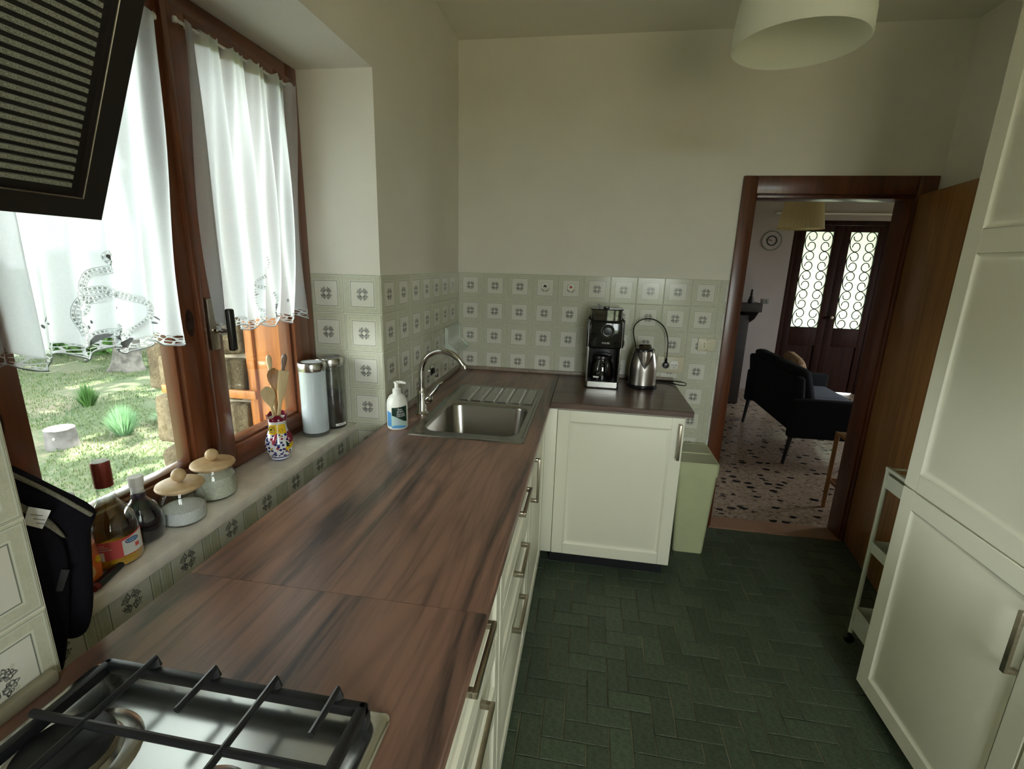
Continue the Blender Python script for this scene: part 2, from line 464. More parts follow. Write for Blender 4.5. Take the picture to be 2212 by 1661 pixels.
def lace(name, mode):
    """cutwork: white threads around open cells"""
    m = Mat(name); m.N.remove(m.b); uv = m.coord('UV'); u, w, _ = m.xyz(uv)
    if mode == 'ladder':
        hole = (u.fract() - .5).abs().lt(.32) * (w - .5).abs().lt(.36) * (w - .5).abs().gt(.09) * (m.noise(m.coord('Object'), 55, 2) * 1.8 - .35).sat()
    else:
        e = X(m.nt, m.voro(m.coord('Object', (1, 60, 90)), 1.3, 'DISTANCE_TO_EDGE'))
        hole = e.gt(.10) * (w - .5).abs().lt(.42)
    d = m.node('BsdfDiffuse'); d.inputs[0].default_value = (.72, .76, .80, 1)
    t = m.node('BsdfTranslucent'); t.inputs[0].default_value = (.80, .84, .88, 1)
    a = m.node('MixShader'); a.inputs[0].default_value = .6; m.L.new(d.outputs[0], a.inputs[1]); m.L.new(t.outputs[0], a.inputs[2])
    clear = m.node('BsdfTransparent')
    b = m.node('MixShader'); m.L.new(hole.v, b.inputs[0])
    if mode == 'ladder':                              # cells and edge stitches sit on the cloth, the rungs are the cloth itself
        cell = m.node('BsdfDiffuse'); cell.inputs[0].default_value = (.30, .36, .33, 1)
        edge = m.node('BsdfDiffuse'); edge.inputs[0].default_value = (.46, .50, .54, 1)
        e = m.node('MixShader'); line = (w - .5).abs().gt(.44).max((w - .5).abs().lt(.035))
        m.L.new(line.v, e.inputs[0]); m.L.new(clear.outputs[0], e.inputs[1]); m.L.new(edge.outputs[0], e.inputs[2])
        m.L.new(e.outputs[0], b.inputs[1]); m.L.new(cell.outputs[0], b.inputs[2])
    else:
        m.L.new(a.outputs[0], b.inputs[1]); m.L.new(clear.outputs[0], b.inputs[2])
    m.L.new(b.outputs[0], m.out.inputs[0]); return m.m
M['lace_hem'] = lace('cutwork_hem', 'hem'); M['lace_lad'] = lace('cutwork_ladder', 'ladder')
M['stitch'] = plain('grey_embroidery', (.34, .37, .40), .9)
M['salt'] = plain('coarse_salt', (.80, .82, .84), .6, var=.1, vscale=300, bump=.8, bscale=300)
M['sugar'] = plain('pale_rice', (.64, .66, .56), .7, var=.14, vscale=200, bump=.8, bscale=300)
M['coffee'] = plain('ground_coffee', (.06, .042, .03), .9, var=.4, vscale=60)
M['amber'] = frosted('amber_liquor', (1.0, .58, .03), .3)
M['juice'] = frosted('orange_juice', (.85, .22, .02), .4)
M['vinegar'] = plain('black_vinegar', (.006, .004, .010), .06)
M['redcap'] = plain('red_foil_cap', (.24, .035, .025), .35, metal=.3)
M['redlab'] = plain('red_label', (.62, .09, .09), .55, var=.03)
M['orange'] = plain('orange_print', (.78, .17, .03), .55)
M['yellow'] = plain('yellow_glaze', (.75, .50, .02), .18)
M['maroon'] = plain('maroon_glaze', (.17, .012, .03), .15)
M['pinkgl'] = plain('pink_glaze', (.45, .07, .12), .15)
M['navy'] = plain('navy_print', (.02, .03, .12), .3)
M['dkgreen'] = plain('dark_green_label', (.006, .03, .018), .4)
M['blue'] = plain('blue_label', (.09, .30, .62), .4)
M['mint'] = plain('mint_label', (.42, .58, .52), .4)
def jug():
    m = Mat('painted_majolica'); v = m.coord(); x, y, z = m.xyz(v)
    d = X(m.nt, m.voro(m.coord(scale=(1, 1, 1.1)), 100)); rc = m.xyz(m.voro(m.coord(scale=(1, 1, 1.1)), 100, out='Color'))
    dot = d.lt(.47) * z.lt(.095) * z.gt(.016)
    c = m.mix(dot, (.74, .74, .76), (.015, .018, .16))
    c = m.mix(dot * rc[0].gt(.86), c, (.30, .03, .05)); c = m.mix(dot * rc[1].gt(.90), c, (.68, .45, .03))
    c = m.mix(z.near(.012, .0025), c, (.05, .08, .30)); c = m.mix(z.lt(.004), c, (.03, .04, .20))
    m.set(base=c, rough=.12, spec=.6); return m.m
M['jug'] = jug()
def stone():
    m = Mat('mossy_field_stone'); v = m.coord(); n = m.noise(v, 9, 6, .65); n2 = m.noise(v, 55, 5, .7); g = m.node('ObjectInfo')
    c = m.ramp(n * .6 + n2 * .4, [(.3, (.05, .034, .018)), (.5, (.16, .125, .07)), (.72, (.30, .25, .16))])
    h = m.node('HueSaturation'); m.L.new(c, h.inputs['Color']); m.L.new((X(m.nt, g.outputs['Random']) * .5 + .75).v, h.inputs['Value'])
    m.set(base=h.outputs[0], rough=.95); m.bump(n2, .8, .02); return m.m
M['stone'] = stone()
M['mortar'] = plain('lime_mortar', (.40, .34, .25), .95, var=.25, vscale=20, bump=.6, bscale=60)
def grass_ground():
    m = Mat('lawn_soil'); v = m.coord(); n = m.noise(v, .8, 5, .6); n2 = m.noise(v, 14, 5, .7)
    c = m.ramp(n * .5 + n2 * .5, [(.34, (.020, .040, .012)), (.5, (.045, .065, .025)), (.66, (.12, .10, .07))])
    m.set(base=c, rough=.95); m.bump(n2, .8, .03); return m.m
M['ground'] = grass_ground()
def blade(name, a, b, tr=.4):
    m = Mat(name); v = m.coord(); n = m.noise(v, 1.4, 4, .6)
    c = m.ramp(n, [(.35, a), (.65, b)]); m.set(base=c, rough=.6)
    t = m.node('BsdfTranslucent'); m.L.new(c, t.inputs[0]); mx = m.node('MixShader'); mx.inputs[0].default_value = tr
    m.L.new(m.b.outputs[0], mx.inputs[1]); m.L.new(t.outputs[0], mx.inputs[2]); m.L.new(mx.outputs[0], m.out.inputs[0]); return m.m
M['grass'] = blade('grass_blades', (.028, .07, .016), (.09, .125, .04))
M['lav'] = blade('lavender_leaves', (.09, .22, .10), (.22, .36, .20))
M['leaf'] = blade('hedge_leaves', (.015, .06, .015), (.09, .20, .04))
M['bark'] = plain('grey_bark', (.075, .07, .062), .95, var=.6, vscale=9, bump=.9, bscale=25)
M['logw'] = plain('weathered_log', (.085, .08, .078), .9, var=.45, vscale=9, bump=.5, bscale=30)
M['logtop'] = plain('cut_log_end', (.40, .36, .29), .9, var=.15, vscale=12)
M['iron'] = plain('wrought_iron', (.010, .018, .018), .5)
M['clock'] = plain('clock_face', (.55, .53, .50), .6)
M['clockrim'] = plain('clock_glass_rim', (.22, .23, .21), .3)
def obscured():
    m = Mat('textured_door_glass'); m.N.remove(m.b); v = m.coord()
    t = m.node('BsdfTranslucent'); n = m.noise(v, 110, 3, .6)
    c = m.ramp(n, [(.35, (.34, .38, .33)), (.65, (.60, .64, .58))]); m.L.new(c, t.inputs[0])
    tr = m.node('BsdfTransparent'); tr.inputs[0].default_value = (.6, .65, .6, 1)
    mx = m.node('MixShader'); mx.inputs[0].default_value = .15
    m.L.new(t.outputs[0], mx.inputs[1]); m.L.new(tr.outputs[0], mx.inputs[2]); m.L.new(mx.outputs[0], m.out.inputs[0]); return m.m
M['obscured'] = obscured()
M['filter'] = plain('aluminium_mesh', (.30, .30, .24), .5, metal=.6, var=.55, vscale=900)

# ================================================================== STRUCTURE
T, H, NJ, NN = 1.503, .915, -1.107, -2.355      # tile top, worktop height, far and near niche jamb
XR, CZ = 2.475, 2.715                           # right wall, ceiling height
def st(name, mb, mat, parent=None): return mb.done(name, mat, parent, kind='structure' if parent is None else None, smooth=False)

floor = st('floor', MB().box(-.3, XR, -4.25, .0, -.12, -.004), M['slate_grout'])
st('floor', MB().box(.2, 6.2, .0, 4.1, -.12, -.003), M['terrazzo'])
st('trim_1', MB().box(1.56, 2.44, -.012, .13, -.02, .004), M['threshold'])
st('ceiling', MB().box(-.9, 6.4, -4.45, 4.3, CZ, CZ + .2), M['ceiling'])
# left wall with the window niche
wl = MB()
wl.box(-.30, 0, NJ, .12, -.1, CZ).box(-.30, 0, -4.25, NN, -.1, CZ)
wl.box(-.30, 0, NN, NJ, 2.198, CZ)
wall_left = st('wall_left', wl, M['plaster'])
wn = MB().box(-.30, -.149, NN, NJ, -.1, .872)
wall_niche = st('wall_niche', wn, M['plaster'])
# outer leaf of the same wall, stone
wo = MB()
wo.box(-.89, -.3, -1.205, .12, -.6, CZ).box(-.89, -.3, -4.45, -2.27, -.6, CZ).box(-.89, -.3, -2.27, -1.205, 2.12, CZ).box(-.46, -.3, -2.27, -1.205, -.6, .86)
wall_outer = st('wall_outer', wo, M['mortar'])
wb = MB()
DX0, DX1, DZ = 1.60, 2.385, 1.952
wb.box(0, DX0, 0, .12, -.1, CZ).box(DX1, XR, 0, .12, -.1, CZ).box(DX0, DX1, 0, .12, DZ, CZ)
wall_back = st('wall_back', wb, M['plaster'])
st('wall_right', MB().box(XR, XR + .15, -4.25, 0, -.1, CZ), M['plaster'])
# wall behind the camera with a window
QX0, QX1, QZ0, QZ1 = 1.0, 2.0, .78, 2.3
wf = MB().box(0, QX0, -4.4, -4.25, -.1, CZ).box(QX1, XR + .15, -4.4, -4.25, -.1, CZ).box(QX0, QX1, -4.4, -4.25, QZ1, CZ).box(QX0, QX1, -4.4, -4.25, -.1, QZ0)
st('wall_front', wf, M['plaster'])
gd = struct_empty('window_2')
for x0, x1 in ((QX0, 1.5), (1.5, QX1)):
    mbx = MB().box(x0, x0 + .06, -4.36, -4.30, QZ0, QZ1).box(x1 - .06, x1, -4.36, -4.30, QZ0, QZ1)
    mbx.box(x0 + .06, x1 - .06, -4.36, -4.30, QZ0, QZ0 + .07).box(x0 + .06, x1 - .06, -4.36, -4.30, QZ1 - .07, QZ1)
    lf = mbx.done('sash', M['win'], gd)
    MB().box(x0 + .06, x1 - .06, -4.332, -4.328, QZ0 + .07, QZ1 - .07).done('pane', M['pane'], lf)
# living room shell
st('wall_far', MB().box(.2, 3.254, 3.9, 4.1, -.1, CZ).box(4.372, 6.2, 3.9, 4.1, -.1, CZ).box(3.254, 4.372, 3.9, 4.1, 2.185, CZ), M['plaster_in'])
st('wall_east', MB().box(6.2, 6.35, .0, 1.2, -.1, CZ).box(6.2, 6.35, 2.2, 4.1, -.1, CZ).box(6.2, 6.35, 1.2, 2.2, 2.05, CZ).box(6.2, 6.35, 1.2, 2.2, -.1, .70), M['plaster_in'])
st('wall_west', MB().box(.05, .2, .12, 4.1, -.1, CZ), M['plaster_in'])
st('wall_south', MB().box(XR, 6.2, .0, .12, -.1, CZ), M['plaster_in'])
st('added_shade_roof', MB().box(1.8, 6.2, 4.3, 7.2, 2.55, 2.68), M['mortar'])  # added out of view to keep sun and sky off the entry glass
st('porch_floor', MB().box(1.8, 6.2, 4.1, 7.2, -.2, -.05), M['mortar'])
# bulkhead over the entry door with a pale moulding
st('trim_2', MB().box(3.0, 4.6, 3.84, 3.9, 2.245, 2.265), M['white_pl'])

# ------------------------------------------------------------------ wall tiles, each its own piece
tile_cache = {}
def tile_mesh(u0, u1, v0, v1):
    key = tuple(round(q, 4) for q in (u0, u1, v0, v1))
    if key not in tile_cache:
        g, b = .0008, .0022; bm = bmesh.new(); z0, z1 = 0, .006
        a0, a1, c0, c1 = u0 + g, u1 - g, v0 + g, v1 - g
        r = [[bm.verts.new((x, y, z)) for x, y in ((a0 + i, c0 + i), (a1 - i, c0 + i), (a1 - i, c1 - i), (a0 + i, c1 - i))] for i, z in ((0, z0), (0, z1 - b * .7), (b, z1))]
        for lo, hi in zip(r, r[1:]):
            for k in range(4): bm.faces.new((lo[k], lo[(k + 1) % 4], hi[(k + 1) % 4], hi[k]))
        bm.faces.new(r[2])
        me = bpy.data.meshes.new('wall_tile'); bm.to_mesh(me); bm.free(); me.materials.append(M['tile'])
        tile_cache[key] = me
    return tile_cache[key]
def put_tile(parent, origin, ux, uy, cu, cv, u0=-.075, u1=.075, v0=-.075, v1=.075):
    o = bpy.data.objects.new('wall_tile', tile_mesh(u0, u1, v0, v1)); COL.objects.link(o); o.parent = parent
    ux, uy = V(*ux), V(*uy); nz = ux.cross(uy); jit = random.uniform(-.0005, .0005)
    pos = V(*origin) + ux * cu + uy * cv + nz * (-.004 + jit)
    mm = Matrix((ux, uy, nz)).transposed().to_4x4(); mm.translation = pos
    tilt = Matrix.Rotation(random.uniform(-.004, .004), 4, 'X') @ Matrix.Rotation(random.uniform(-.004, .004), 4, 'Y')
    o.matrix_local = mm @ tilt
# back wall: 11 columns, from the tile line down to the floor
for c in range(11):
    for r in range(10):
        cx, cz = .075 + .15 * c, T - .075 - .15 * r
        if cz + .075 < .05: continue
        if c < 8 and r > 4: continue                 # behind the base cabinets
        if c == 10: put_tile(wall_back, (0, 0, 0), (1, 0, 0), (0, 0, 1), cx, cz, u1=-.075 + .038)
        else: put_tile(wall_back, (0, 0, 0), (1, 0, 0), (0, 0, 1), cx, cz)
# left wall between niche and corner (front faces +x: u runs towards -y)
for c in range(8):
    for r in range(5):
        cz = T - .075 - .15 * r; cy = NJ + .075 + .15 * c
        if c == 7: put_tile(wall_left, (0, 0, 0), (0, 1, 0), (0, 0, 1), cy, cz, u1=-.075 + .055)
        else: put_tile(wall_left, (0, 0, 0), (0, 1, 0), (0, 0, 1), cy, cz)
# far niche jamb (faces -y)
for c in range(2):
    for r in range(6):
        cz = T - .075 - .15 * r
        if r >= 4 and c == 1: continue
        put_tile(wall_left, (0, NJ, 0), (1, 0, 0), (0, 0, 1), -.075 - .15 * c, cz, u0=-.075 if c == 0 else -.068)
# wall under the sill (faces +x)
for c in range(8):
    cy = -1.21 - .15 * c
    put_tile(wall_niche, (-.149, 0, 0), (0, 1, 0), (0, 0, 1), cy, T - .075 - .6, u1=.075 if c else .075 + .02 if False else .075, v1=.045)
    if c < 8: put_tile(wall_niche, (-.149, 0, 0), (0, 1, 0), (0, 0, 1), cy, T - .075 - .75)
# near part of the left wall, above the hob
for c in range(4):
    for r in range(5):
        put_tile(wall_left, (0, 0, 0), (0, 1, 0), (0, 0, 1), NN - .075 - .15 * c, T - .02 - .075 - .15 * r)
# ------------------------------------------------------------------ floor tiles in herringbone
A = .0775
def project(p):
    d = V(*p) - CAM; z = d.dot(RZ)
    if z < .05: return None
    return 1106 + F_PX * d.dot(RX) / z, 830.5 + F_PX * d.dot(RY) / z, z
def floor_tile_mesh(w, h):
    bm = bmesh.new(); g, b = .0020, .0015
    r = [[bm.verts.new((x, y, z)) for x, y in ((g + i, g + i), (w - g - i, g + i), (w - g - i, h - g - i), (g + i, h - g - i))] for i, z in ((0, -.008), (0, -.0012), (b, 0))]
    for lo, hi in zip(r, r[1:]):
        for k in range(4): bm.faces.new((lo[k], lo[(k + 1) % 4], hi[(k + 1) % 4], hi[k]))
    bm.faces.new(r[2]); me = bpy.data.meshes.new('floor_tile'); bm.to_mesh(me); bm.free(); me.materials.append(M['slate']); return me
ftm = (floor_tile_mesh(2 * A, A), floor_tile_mesh(A, 2 * A))
cand = []; rest = MB()
for i in range(-16, 20):
    for j in range(-36, 20):
        c = (i - j + 1) % 4
        if c not in (0, 2): continue
        x, y = 1.106 + i * A, -1.33 + (j - (1 if c == 2 else 0)) * A
        w, h = (2 * A, A) if c == 0 else (A, 2 * A)
        if x < .0 or x + w > XR + .05 or y < -4.2 or y + h > .11: continue
        q = project((x + w / 2, y + h / 2, 0)); hid = (x + w < .58) or (x > 1.93 and y + h < -1.25) or (y > -.55 and x < 1.25)
        vis = q and -30 < q[0] < 2242 and -30 < q[1] < 1700 and not hid
        cand.append((q[2] if vis else 1e9, x, y, c))
cand.sort()
for k, (d, x, y, c) in enumerate(cand):
    if d < 1e8 and k < 300:
        o = bpy.data.objects.new('floor_tile', ftm[0 if c == 0 else 1]); COL.objects.link(o); o.parent = floor
        o.location = (x, y, random.uniform(-.0012, 0))
    else:
        w, h = (2 * A, A) if c == 0 else (A, 2 * A)
        rest.box(x + .0016, x + w - .0016, y + .0016, y + h - .0016, -.008, -.001)
ro = rest.done('floor_tile_field', M['slate'], floor, smooth=False); ro['kind'] = 'stuff'

# ------------------------------------------------------------------ kitchen window
SZ = .905
sill = MB().box(-.30, -.122, NN + .002, NJ - .002, SZ - .032, SZ, .003, 2).done('window_sill', M['sill'], None, smooth=True)
sill['kind'] = 'structure'
win = struct_empty('window_1')
def members(lst, name, mat, parent, bevel=.004):
    mb = MB()
    for b in lst: mb.box(*b, bevel=bevel, seg=2)
    return mb.done(name, mat, parent)
XF0, XF1 = -.345, -.283
members([(XF0, XF1, NN + .003, NN + .10, SZ, 2.197), (XF0, XF1, -1.175, NJ - .003, SZ, 2.197)], 'frame_post', M['win'], win)
members([(XF0, XF1, NN + .10, -1.175, 2.15, 2.197), (XF0, XF1, NN + .10, -1.175, SZ, SZ + .03)], 'frame_rail', M['win_y'], win)
def sash(y0, y1, s0, s1, xi):
    """stile widths s0 at y0, s1 at y1"""
    z0, z1 = SZ + .032, 2.148
    g0, g1, h0, h1 = y0 + s0, y1 - s1, .985, 2.085
    st_ = members([(-.335, xi, y0, g0, z0, z1), (-.335, xi, g1, y1, z0, z1)], 'sash', M['win'], win)
    members([(-.335, xi, g0, g1, z0, h0), (-.335, xi, g0, g1, h1, z1)], 'sash_rail', M['win_y'], st_)
    # glazing bead and pane
    members([(-.330, xi - .016, g0, g0 + .008, h0, h1), (-.330, xi - .016, g1 - .008, g1, h0, h1), (-.330, xi - .016, g0, g1, h0, h0 + .008)], 'glazing_bead', M['win'], st_, .001)
    MB().box(-.322, -.318, g0, g1, h0, h1).done('pane', M['pane'], st_, smooth=False)
    return st_
sl = sash(-2.252, -1.693, .118, .068, -.272)
sr = sash(-1.690, -1.178, .075, .085, -.268)
members([(-.275, -.258, -1.700, -1.682, SZ + .036, 2.146)], 'astragal', M['win'], sr, .004)
# handle
hb = MB().box(-.268, -.256, -1.672, -1.640, 1.296, 1.442, .003).done('handle_plate', M['nickel'], sr)
MB().lathe([(.0, 0), (.010, 0), (.010, .012), (.006, .016), (.006, .055)], (0, 0, 0), 16, Matrix.Translation((-.256, -1.656, 1.352)) @ Matrix.Rotation(PI / 2, 4, 'Y')).done('handle_stem', M['chrome'], sr)
MB().box(-.212, -.194, -1.668, -1.646, 1.296, 1.415, .006, 3).done('handle_grip', M['black'], sr)
# outside: wood lining in the lit tone, shutter rail, stones of the reveal
MB().box(-.475, -.346, -1.215, -1.203, .868, 2.11, .002).done('outer_lining', M['wood_lit'], win)
MB().box(-.475, -.346, -2.272, -2.260, .868, 2.11, .002).done('outer_lining', M['wood_lit'], win)
MB().box(-.51, -.475, -1.228, -1.203, .868, 2.11, .004).done('outer_lining', M['wood_lit'], win)
members([(-.475, -.346, -2.26, -1.217, .860, .872)], 'outer_sill', M['wood_lit'], win, .002)
def lump(name, c, s, mat, parent, seed, amp=.14):
    mb = MB(); mb.box(-.5, .5, -.5, .5, -.5, .5, bevel=.12, seg=2)
    bmesh.ops.subdivide_edges(mb.bm, edges=mb.bm.edges[:], cuts=1, use_grid_fill=True)
    for v in mb.bm.verts:
        n = mnoise.noise(v.co * 2.2 + V(seed * 3.1, seed, 0)); v.co *= 1 + amp * n
        v.co = V(v.co.x * s[0] + c[0], v.co.y * s[1] + c[1], v.co.z * s[2] + c[2])
    return mb.done(name, mat, parent, angle=60)
rs = random.Random(3)
z = .80; k = 0
while z < 2.1:
    hh = rs.uniform(.16, .30); x = -.90
    while x < -.52:
        ww = rs.uniform(.16, .30); ww = min(ww, -.51 - x) if -.51 - x - ww > .08 else -.51 - x
        lump('stone', (x + ww / 2, -1.205 + rs.uniform(-.004, .01), z + hh / 2), (ww * .96, .09, hh * .95), M['stone'], wall_outer, k); k += 1
        x += ww + .01
    z += hh + .012
z = -.55
while z < 2.5:                                        # quoin stones on the outer corner of the reveal
    hh = rs.uniform(.14, .26)
    lump('stone', (-.90, -1.10 + rs.uniform(-.01, .015), z + hh / 2), (.10, .27, hh * .95), M['stone'], wall_outer, k); k += 1
    z += hh + .012
stick = tag(MB().tube(spline([(-.60, -1.30, .60), (-.585, -1.285, 1.10), (-.60, -1.275, 1.22), (-.66, -1.262, 1.40)], 5), [.010] * 6 + [.012] * 5 + [.009] * 5, 8).done('garden_stick', M['logtop'], None, org=(-.60, -1.30, .60)), 'peeled stick leaning on the stone reveal outside the window', 'stick')
bat = tag(MB().box(-.86, -.45, -1.272, -1.258, 1.025, 1.058, .002).done('wooden_batten', M['wood_lit'], None, org=(-.65, -1.265, 1.025)), 'thin orange wooden batten across the stone reveal outside', 'batten')
for nm, c, s_, lb in (('white_pebble', (-.41, -1.27, .893), (.07, .05, .030), 'smooth white pebble on the outer window sill'), ('grey_pebble', (-.42, -1.36, .886), (.06, .05, .02), 'flat grey pebble on the outer window sill')):
    tag(lump(nm, (0, 0, s_[2] / 2), s_, M['salt'] if 'white' in nm else M['logw'], None, len(nm)), lb, 'stone').location = (c[0], c[1], .872)

# ------------------------------------------------------------------ door frame, open leaf
dfm = struct_empty('door_1')
members([(1.541, 1.609, -.022, 0, 0, 2.036), (2.364, 2.455, -.022, 0, 0, 2.036)], 'architrave', M['frame'], dfm, .004)
members([(1.609, 2.364, -.022, 0, 1.947, 2.036)], 'architrave', M['frame'], dfm, .004)
members([(1.60, 1.622, 0, .14, 0, 1.952), (2.355, 2.385, 0, .14, 0, 1.952), (1.622, 2.355, 0, .14, 1.93, 1.952)], 'door_lining', M['frame'], dfm, .002)
members([(1.541, 1.609, .12, .142, 0, 2.036), (2.364, 2.44, .12, .142, 0, 2.036), (1.609, 2.364, .12, .142, 1.947, 2.036)], 'architrave', M['wood_lit'], dfm, .004)
leaf = tag(MB().box(0, .77, -.021, .021, .012, 1.945, .003).done('open_door', M['doorwood'], None), 'plain brown veneered interior door standing open against the wall', 'door')
leaf.location = (2.392, -.03, 0); leaf.rotation_euler = (0, 0, math.atan2(-.757, -.108))
for zz in (.25, 1.7): MB().lathe([(.008, 0), (.008, .09)], (.0, .024, zz), 12).done('hinge', M['nickel'], leaf)
hd = MB().box(.685, .72, .021, .027, .90, 1.12, .002).done('door_handle', M['nickel'], leaf)
MB().tube([(.70, .027, 1.06), (.70, .06, 1.06), (.60, .065, 1.06)], .008, 8).done('lever', M['nickel'], hd)

# ================================================================== WORKTOPS, CABINETS
def chamfer_front(mb, x0, x1, y0, y1, side):
    """worktop strip whose front edge (side 'x' = +x, 'y' = -y) has a small chamfer"""
    z0, z1, c = H - .028, H, .003
    if side == 'x': pr_ = [(x0, 0, z0), (x1, 0, z0), (x1, 0, z1 - c), (x1 - c, 0, z1), (x0, 0, z1)]; mb.prism([(x, y0, z) for x, _, z in pr_], (0, y1 - y0, 0))
    else: pr_ = [(0, y1, z0), (0, y0, z0), (0, y0, z1 - c), (0, y0 + c, z1), (0, y1, z1)]; mb.prism([(x0, y, z) for _, y, z in pr_], (x1 - x0, 0, 0))
WX = .635
HX0, HX1, HY0, HY1 = .165, .555, -1.16, -.75         # basin opening
mb = MB(); z0 = H - .028
mb.box(.002, HX0, -2.1035, -.002, z0, H).box(HX0, HX1, HY1, -.002, z0, H).box(HX0, HX1, -2.1035, HY0, z0, H)
chamfer_front(mb, HX1, WX, -2.1035, -.002, 'x')
top1 = tag(mb.done('worktop', M['walnut_y'], None, org=(.3, -1, z0), smooth=False), 'long walnut laminate worktop with the inset sink, under the window', 'worktop')
mb = MB(); mb.box(.002, .07, -3.06, -2.1045, z0, H).box(.07, .53, -2.36, -2.1045, z0, H).box(.07, .53, -3.06, -2.90, z0, H)
chamfer_front(mb, .53, WX, -3.06, -2.1045, 'x')
top2 = tag(mb.done('worktop', M['walnut_y'], None, org=(.3, -2.5, z0), smooth=False), 'walnut laminate worktop section holding the gas hob', 'worktop')
mb = MB(); chamfer_front(mb, WX + .001, 1.30, -.632, -.002, 'y')
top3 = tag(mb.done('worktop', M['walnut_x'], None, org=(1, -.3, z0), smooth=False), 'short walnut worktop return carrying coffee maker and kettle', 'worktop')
# upstands
def upstand(name, lab, pts, mat):
    t = MB()
    for (x0, x1, y0, y1) in pts: t.box(x0, x1, y0, y1, H, H + .022, .005, 2)
    return tag(t.done(name, mat, None, org=(pts[0][0], pts[0][2], H)), lab, 'upstand')
upstand('worktop_upstand', 'dark wooden upstand along the tiled wall behind the sink', [(.004, .022, -1.105, -.022)], M['upstand'])
upstand('worktop_upstand', 'dark wooden upstand behind the coffee maker on the back wall', [(.004, 1.30, -.022, -.004)], M['upstand'])
upstand('worktop_upstand', 'beige upstand between the hob and the tiled wall', [(.004, .022, -3.05, -2.372)], M['upstand_l'])

def front_fn(side, base):
    """maps (u, v, d) on a cabinet front to world; side gives the facing direction"""
    if side == 'y-': return lambda u, v, d: V(u, base - d, v)
    if side == 'x+': return lambda u, v, d: V(base + d, u, v)
    return lambda u, v, d: V(base - d, u, v)
def panel_front(f, u0, u1, v0, v1, fw=.058, rails=()):
    """framed door: slab, raised frame, moulded panels; rails = extra mid rails (v0, v1)"""
    mb = MB()
    def bx(a, b, c, d, e, g, bev=.0015):
        P = [f(a, c, e), f(b, d, g)]; lo = [min(P[0][i], P[1][i]) for i in range(3)]; hi = [max(P[0][i], P[1][i]) for i in range(3)]
        mb.box(lo[0], hi[0], lo[1], hi[1], lo[2], hi[2], bev, 1)
    bx(u0, u1, v0, v1, 0, .011)
    bx(u0, u0 + fw, v0, v1, .010, .019); bx(u1 - fw, u1, v0, v1, .010, .019)
    ys = [v0, v0 + fw] + [q for r in rails for q in r] + [v1 - fw, v1]
    for a, b in zip(ys[::2], ys[1::2]): bx(u0 + fw, u1 - fw, a, b, .010, .019)
    for a, b in zip(ys[1::2], ys[2::2]):
        rings = []
        for ins, d in ((0, .019), (.004, .016), (.012, .0115), (.022, .0115), (.042, .0165)):
            rings.append([mb.bm.verts.new(f(p, q, d)) for p, q in ((u0 + fw + ins, a + ins), (u1 - fw - ins, a + ins), (u1 - fw - ins, b - ins), (u0 + fw + ins, b - ins))])
        for r1, r2 in zip(rings, rings[1:]):
            for k in range(4): mb.bm.faces.new((r1[k], r1[(k + 1) % 4], r2[(k + 1) % 4], r2[k]))
        mb.bm.faces.new(rings[-1])
    return mb
def bar_handle(f, u0, u1, v0, v1, d0=.019, d1=.050):
    """rectangular bar handle between the two ends"""
    mb = MB(); w = .006
    def bx(a, b, c, d, e, g):
        P = [f(a, c, e), f(b, d, g)]; lo = [min(P[0][i], P[1][i]) for i in range(3)]; hi = [max(P[0][i], P[1][i]) for i in range(3)]
        mb.box(lo[0], hi[0], lo[1], hi[1], lo[2], hi[2], .0018, 2)
    if u1 - u0 > v1 - v0:
        bx(u0, u1, v0, v1, d1 - .010, d1); bx(u0, u0 + .012, v0, v1, d0, d1 - .008); bx(u1 - .012, u1, v0, v1, d0, d1 - .008)
    else:
        bx(u0, u1, v0, v1, d1 - .010, d1); bx(u0, u1, v0, v0 + .012, d0, d1 - .008); bx(u0, u1, v1 - .012, v1, d0, d1 - .008)
    return mb
# cabinet of the return, door facing the room
t = thing('base_cabinet', 'cream base cabinet with one framed door below the kettle', 'cabinet', (.97, -.3, 0))
MB().box(.66, 1.266, -.598, -.02, .10, H - .029, .001).done('body', M['cab'], t)
MB().box(.612, .668, -.612, -.598, .09, .878, .001).done('filler_strip', M['cab'], t)
fy = front_fn('y-', -.598)
d = panel_front(fy, .671, 1.268, .092, .876).done('door', M['cab'], t)
bar_handle(fy, 1.240, 1.254, .674, .850).done('handle', M['nickel'], d)
MB().box(.66, 1.25, -.55, -.53, .0, .10).done('plinth', M['black_m'], t)
# sink unit
fx = front_fn('x+', .598)
t = thing('sink_cabinet', 'cream sink cabinet with a tall door and vertical handle below the sink', 'cabinet', (.3, -.93, 0))
MB().box(.03, .0455, -1.243, -.63, .10, .70).box(.0455, .598, -1.243, -1.227, .10, H - .029).box(.0455, .598, -.645, -.63, .10, H - .029).box(.0455, .598, -1.227, -.645, .10, .118).done('body', M['cab'], t)
d = panel_front(fx, -1.240, -.655, .092, .876).done('door', M['cab'], t)
bar_handle(fx, -1.229, -1.215, .690, .866).done('handle', M['nickel'], d)
MB().box(.53, .55, -1.243, -.56, 0, .10).done('plinth', M['black_m'], t)
